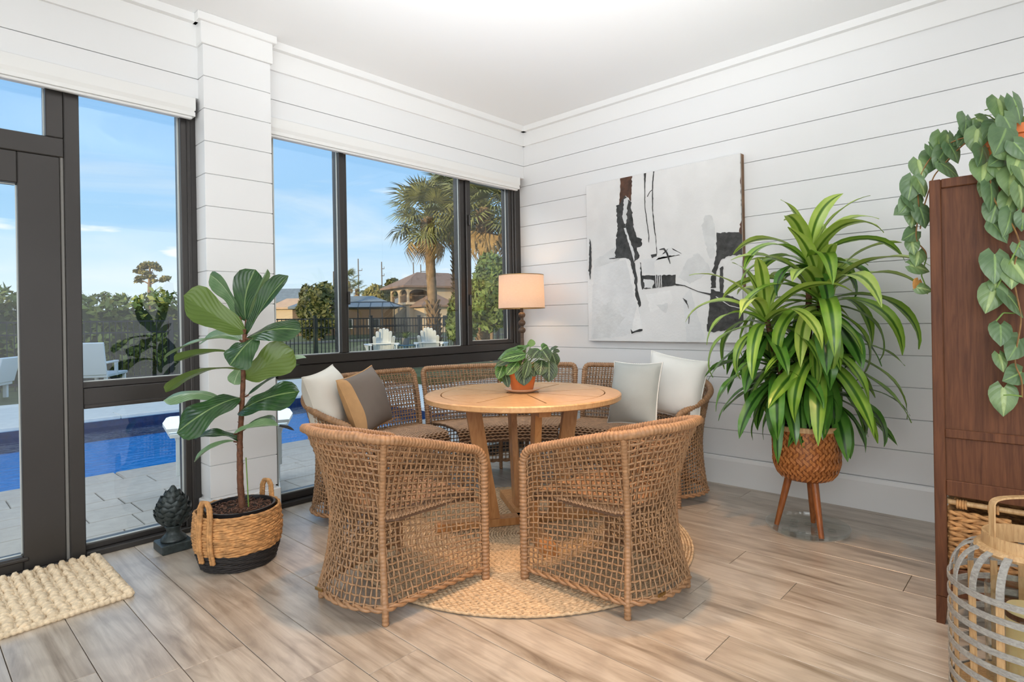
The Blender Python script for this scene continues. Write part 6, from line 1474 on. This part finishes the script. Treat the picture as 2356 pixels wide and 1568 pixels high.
sc2 = thing('pool_cage', 'dark screened pool enclosure in front of the low house', 'enclosure', P4(3, 2, -.13))
za, zt4 = z4(706), z4(692)
for a0 in np.linspace(0, 6.6, 8):
    b = MB(); hexb(b, P4, a0 - .04, a0 + .04, -.04, .04, -.13, za); b.build('post', M['black'], sc2, smooth=False)
    b = MB(); ai = min(max(a0, 1.3), 5.3); b.tube([tuple(P4(a0, 0, za)), tuple(P4(ai, 1.6, zt4)), tuple(P4(ai, 3.4, zt4))], .04, 4); b.build('roof_bar', M['black'], sc2, smooth=False)
b = MB(); b.tube([tuple(P4(0, 0, za)), tuple(P4(6.6, 0, za))], .045, 4); b.tube([tuple(P4(1.3, 1.6, zt4)), tuple(P4(5.3, 1.6, zt4))], .04, 4); b.tube([tuple(P4(0, 0, .9)), tuple(P4(6.6, 0, .9))], .03, 4); b.build('beam', M['black'], sc2, smooth=False)
b = MB(); v = [P4(0, 0, -.13), P4(6.6, 0, -.13), P4(6.6, 0, za), P4(0, 0, za), P4(5.3, 1.6, zt4), P4(1.3, 1.6, zt4), P4(5.3, 3.4, zt4), P4(1.3, 3.4, zt4)]; b.add([tuple(x) for x in v], [(0, 1, 2, 3), (3, 2, 4, 5), (5, 4, 6, 7)]); b.build('screen', M['screen'], sc2, smooth=False)
P3 = frame_at(600, 700, 90, (.99, .1)); z3 = lambda y: EYE + (744 - y) * 90 / FPX
h3 = thing('far_house', 'distant house with a large pale blue roof at the left of the right window', 'house', P3(4, 3, -.13))
b = MB(); hexb(b, P3, .3, 8.6, .3, 6, -.13, z3(692)); b.build('wall', M['stucco'], h3, smooth=False)
b = MB(); hip(b, P3, -1, 9.2, 0, 6.4, z3(692), z3(660), .4); b.build('roof', M['bluroof'], h3, smooth=False)
P5 = frame_at(632, 710, 74, (.99, .1)); z5 = lambda y: EYE + (744 - y) * 74 / FPX
h5 = thing('garage', 'low outbuilding with a pale pink sloping roof in front of the far house', 'house', P5(2, 2, -.13))
b = MB(); hexb(b, P5, -.4, 3.8, .3, 4, -.13, z5(706)); b.build('wall', M['stucco'], h5, smooth=False)
b = MB(); hip(b, P5, -.9, 4.6, 0, 4.4, z5(706), z5(684), 1.8); b.build('roof', M['pinkroof'], h5, smooth=False)
for i, (px, y0, arms) in enumerate(((767, 624, ((636, 6),)), (824, 595, ((622, 9),)), (878, 602, ((618, 6), (634, 6))), (951, 603, ()), (968, 608, ((624, 12),)))):
    p = at(px, y0, 120); q = Vector((p.x, p.y, -.13)); t = thing('utility_pole', ('utility pole nearest the left sash stile', 'tallest utility pole, with one double crossarm', 'utility pole with two short arms left of the tan house', 'plain utility pole above the tan house roof', 'utility pole with one long arm above the tan house roof')[i], 'pole', q, 'utility poles on the skyline')
    b = MB(); b.tube([tuple(q), tuple(p)], [.16, .10], 8); b.build('shaft', M['pole'], t)
    for y, L in arms:
        b = MB(); a_ = at(px - 1, y, 120); e_ = at(px + L, y, 120); b.tube([tuple(a_), tuple(e_)], .07, 6); b.tube([tuple(e_), tuple(e_ + Vector((0, 0, .45)))], .05, 5); b.build('crossarm', M['pole'], t)
for k, (x0, x1) in enumerate(((4.0, 40),)):
    kb_ = thing('kerb', 'pale low kerb line across the grass beyond the fence', 'kerb', (20, 30, -.13)); b = MB(); b.bbox((-8, 34, -.13), (60, 34.4, .02), .02); b.build('kerb_stone', M['concrete'], kb_, smooth=False)
bpy.context.view_layer.update()
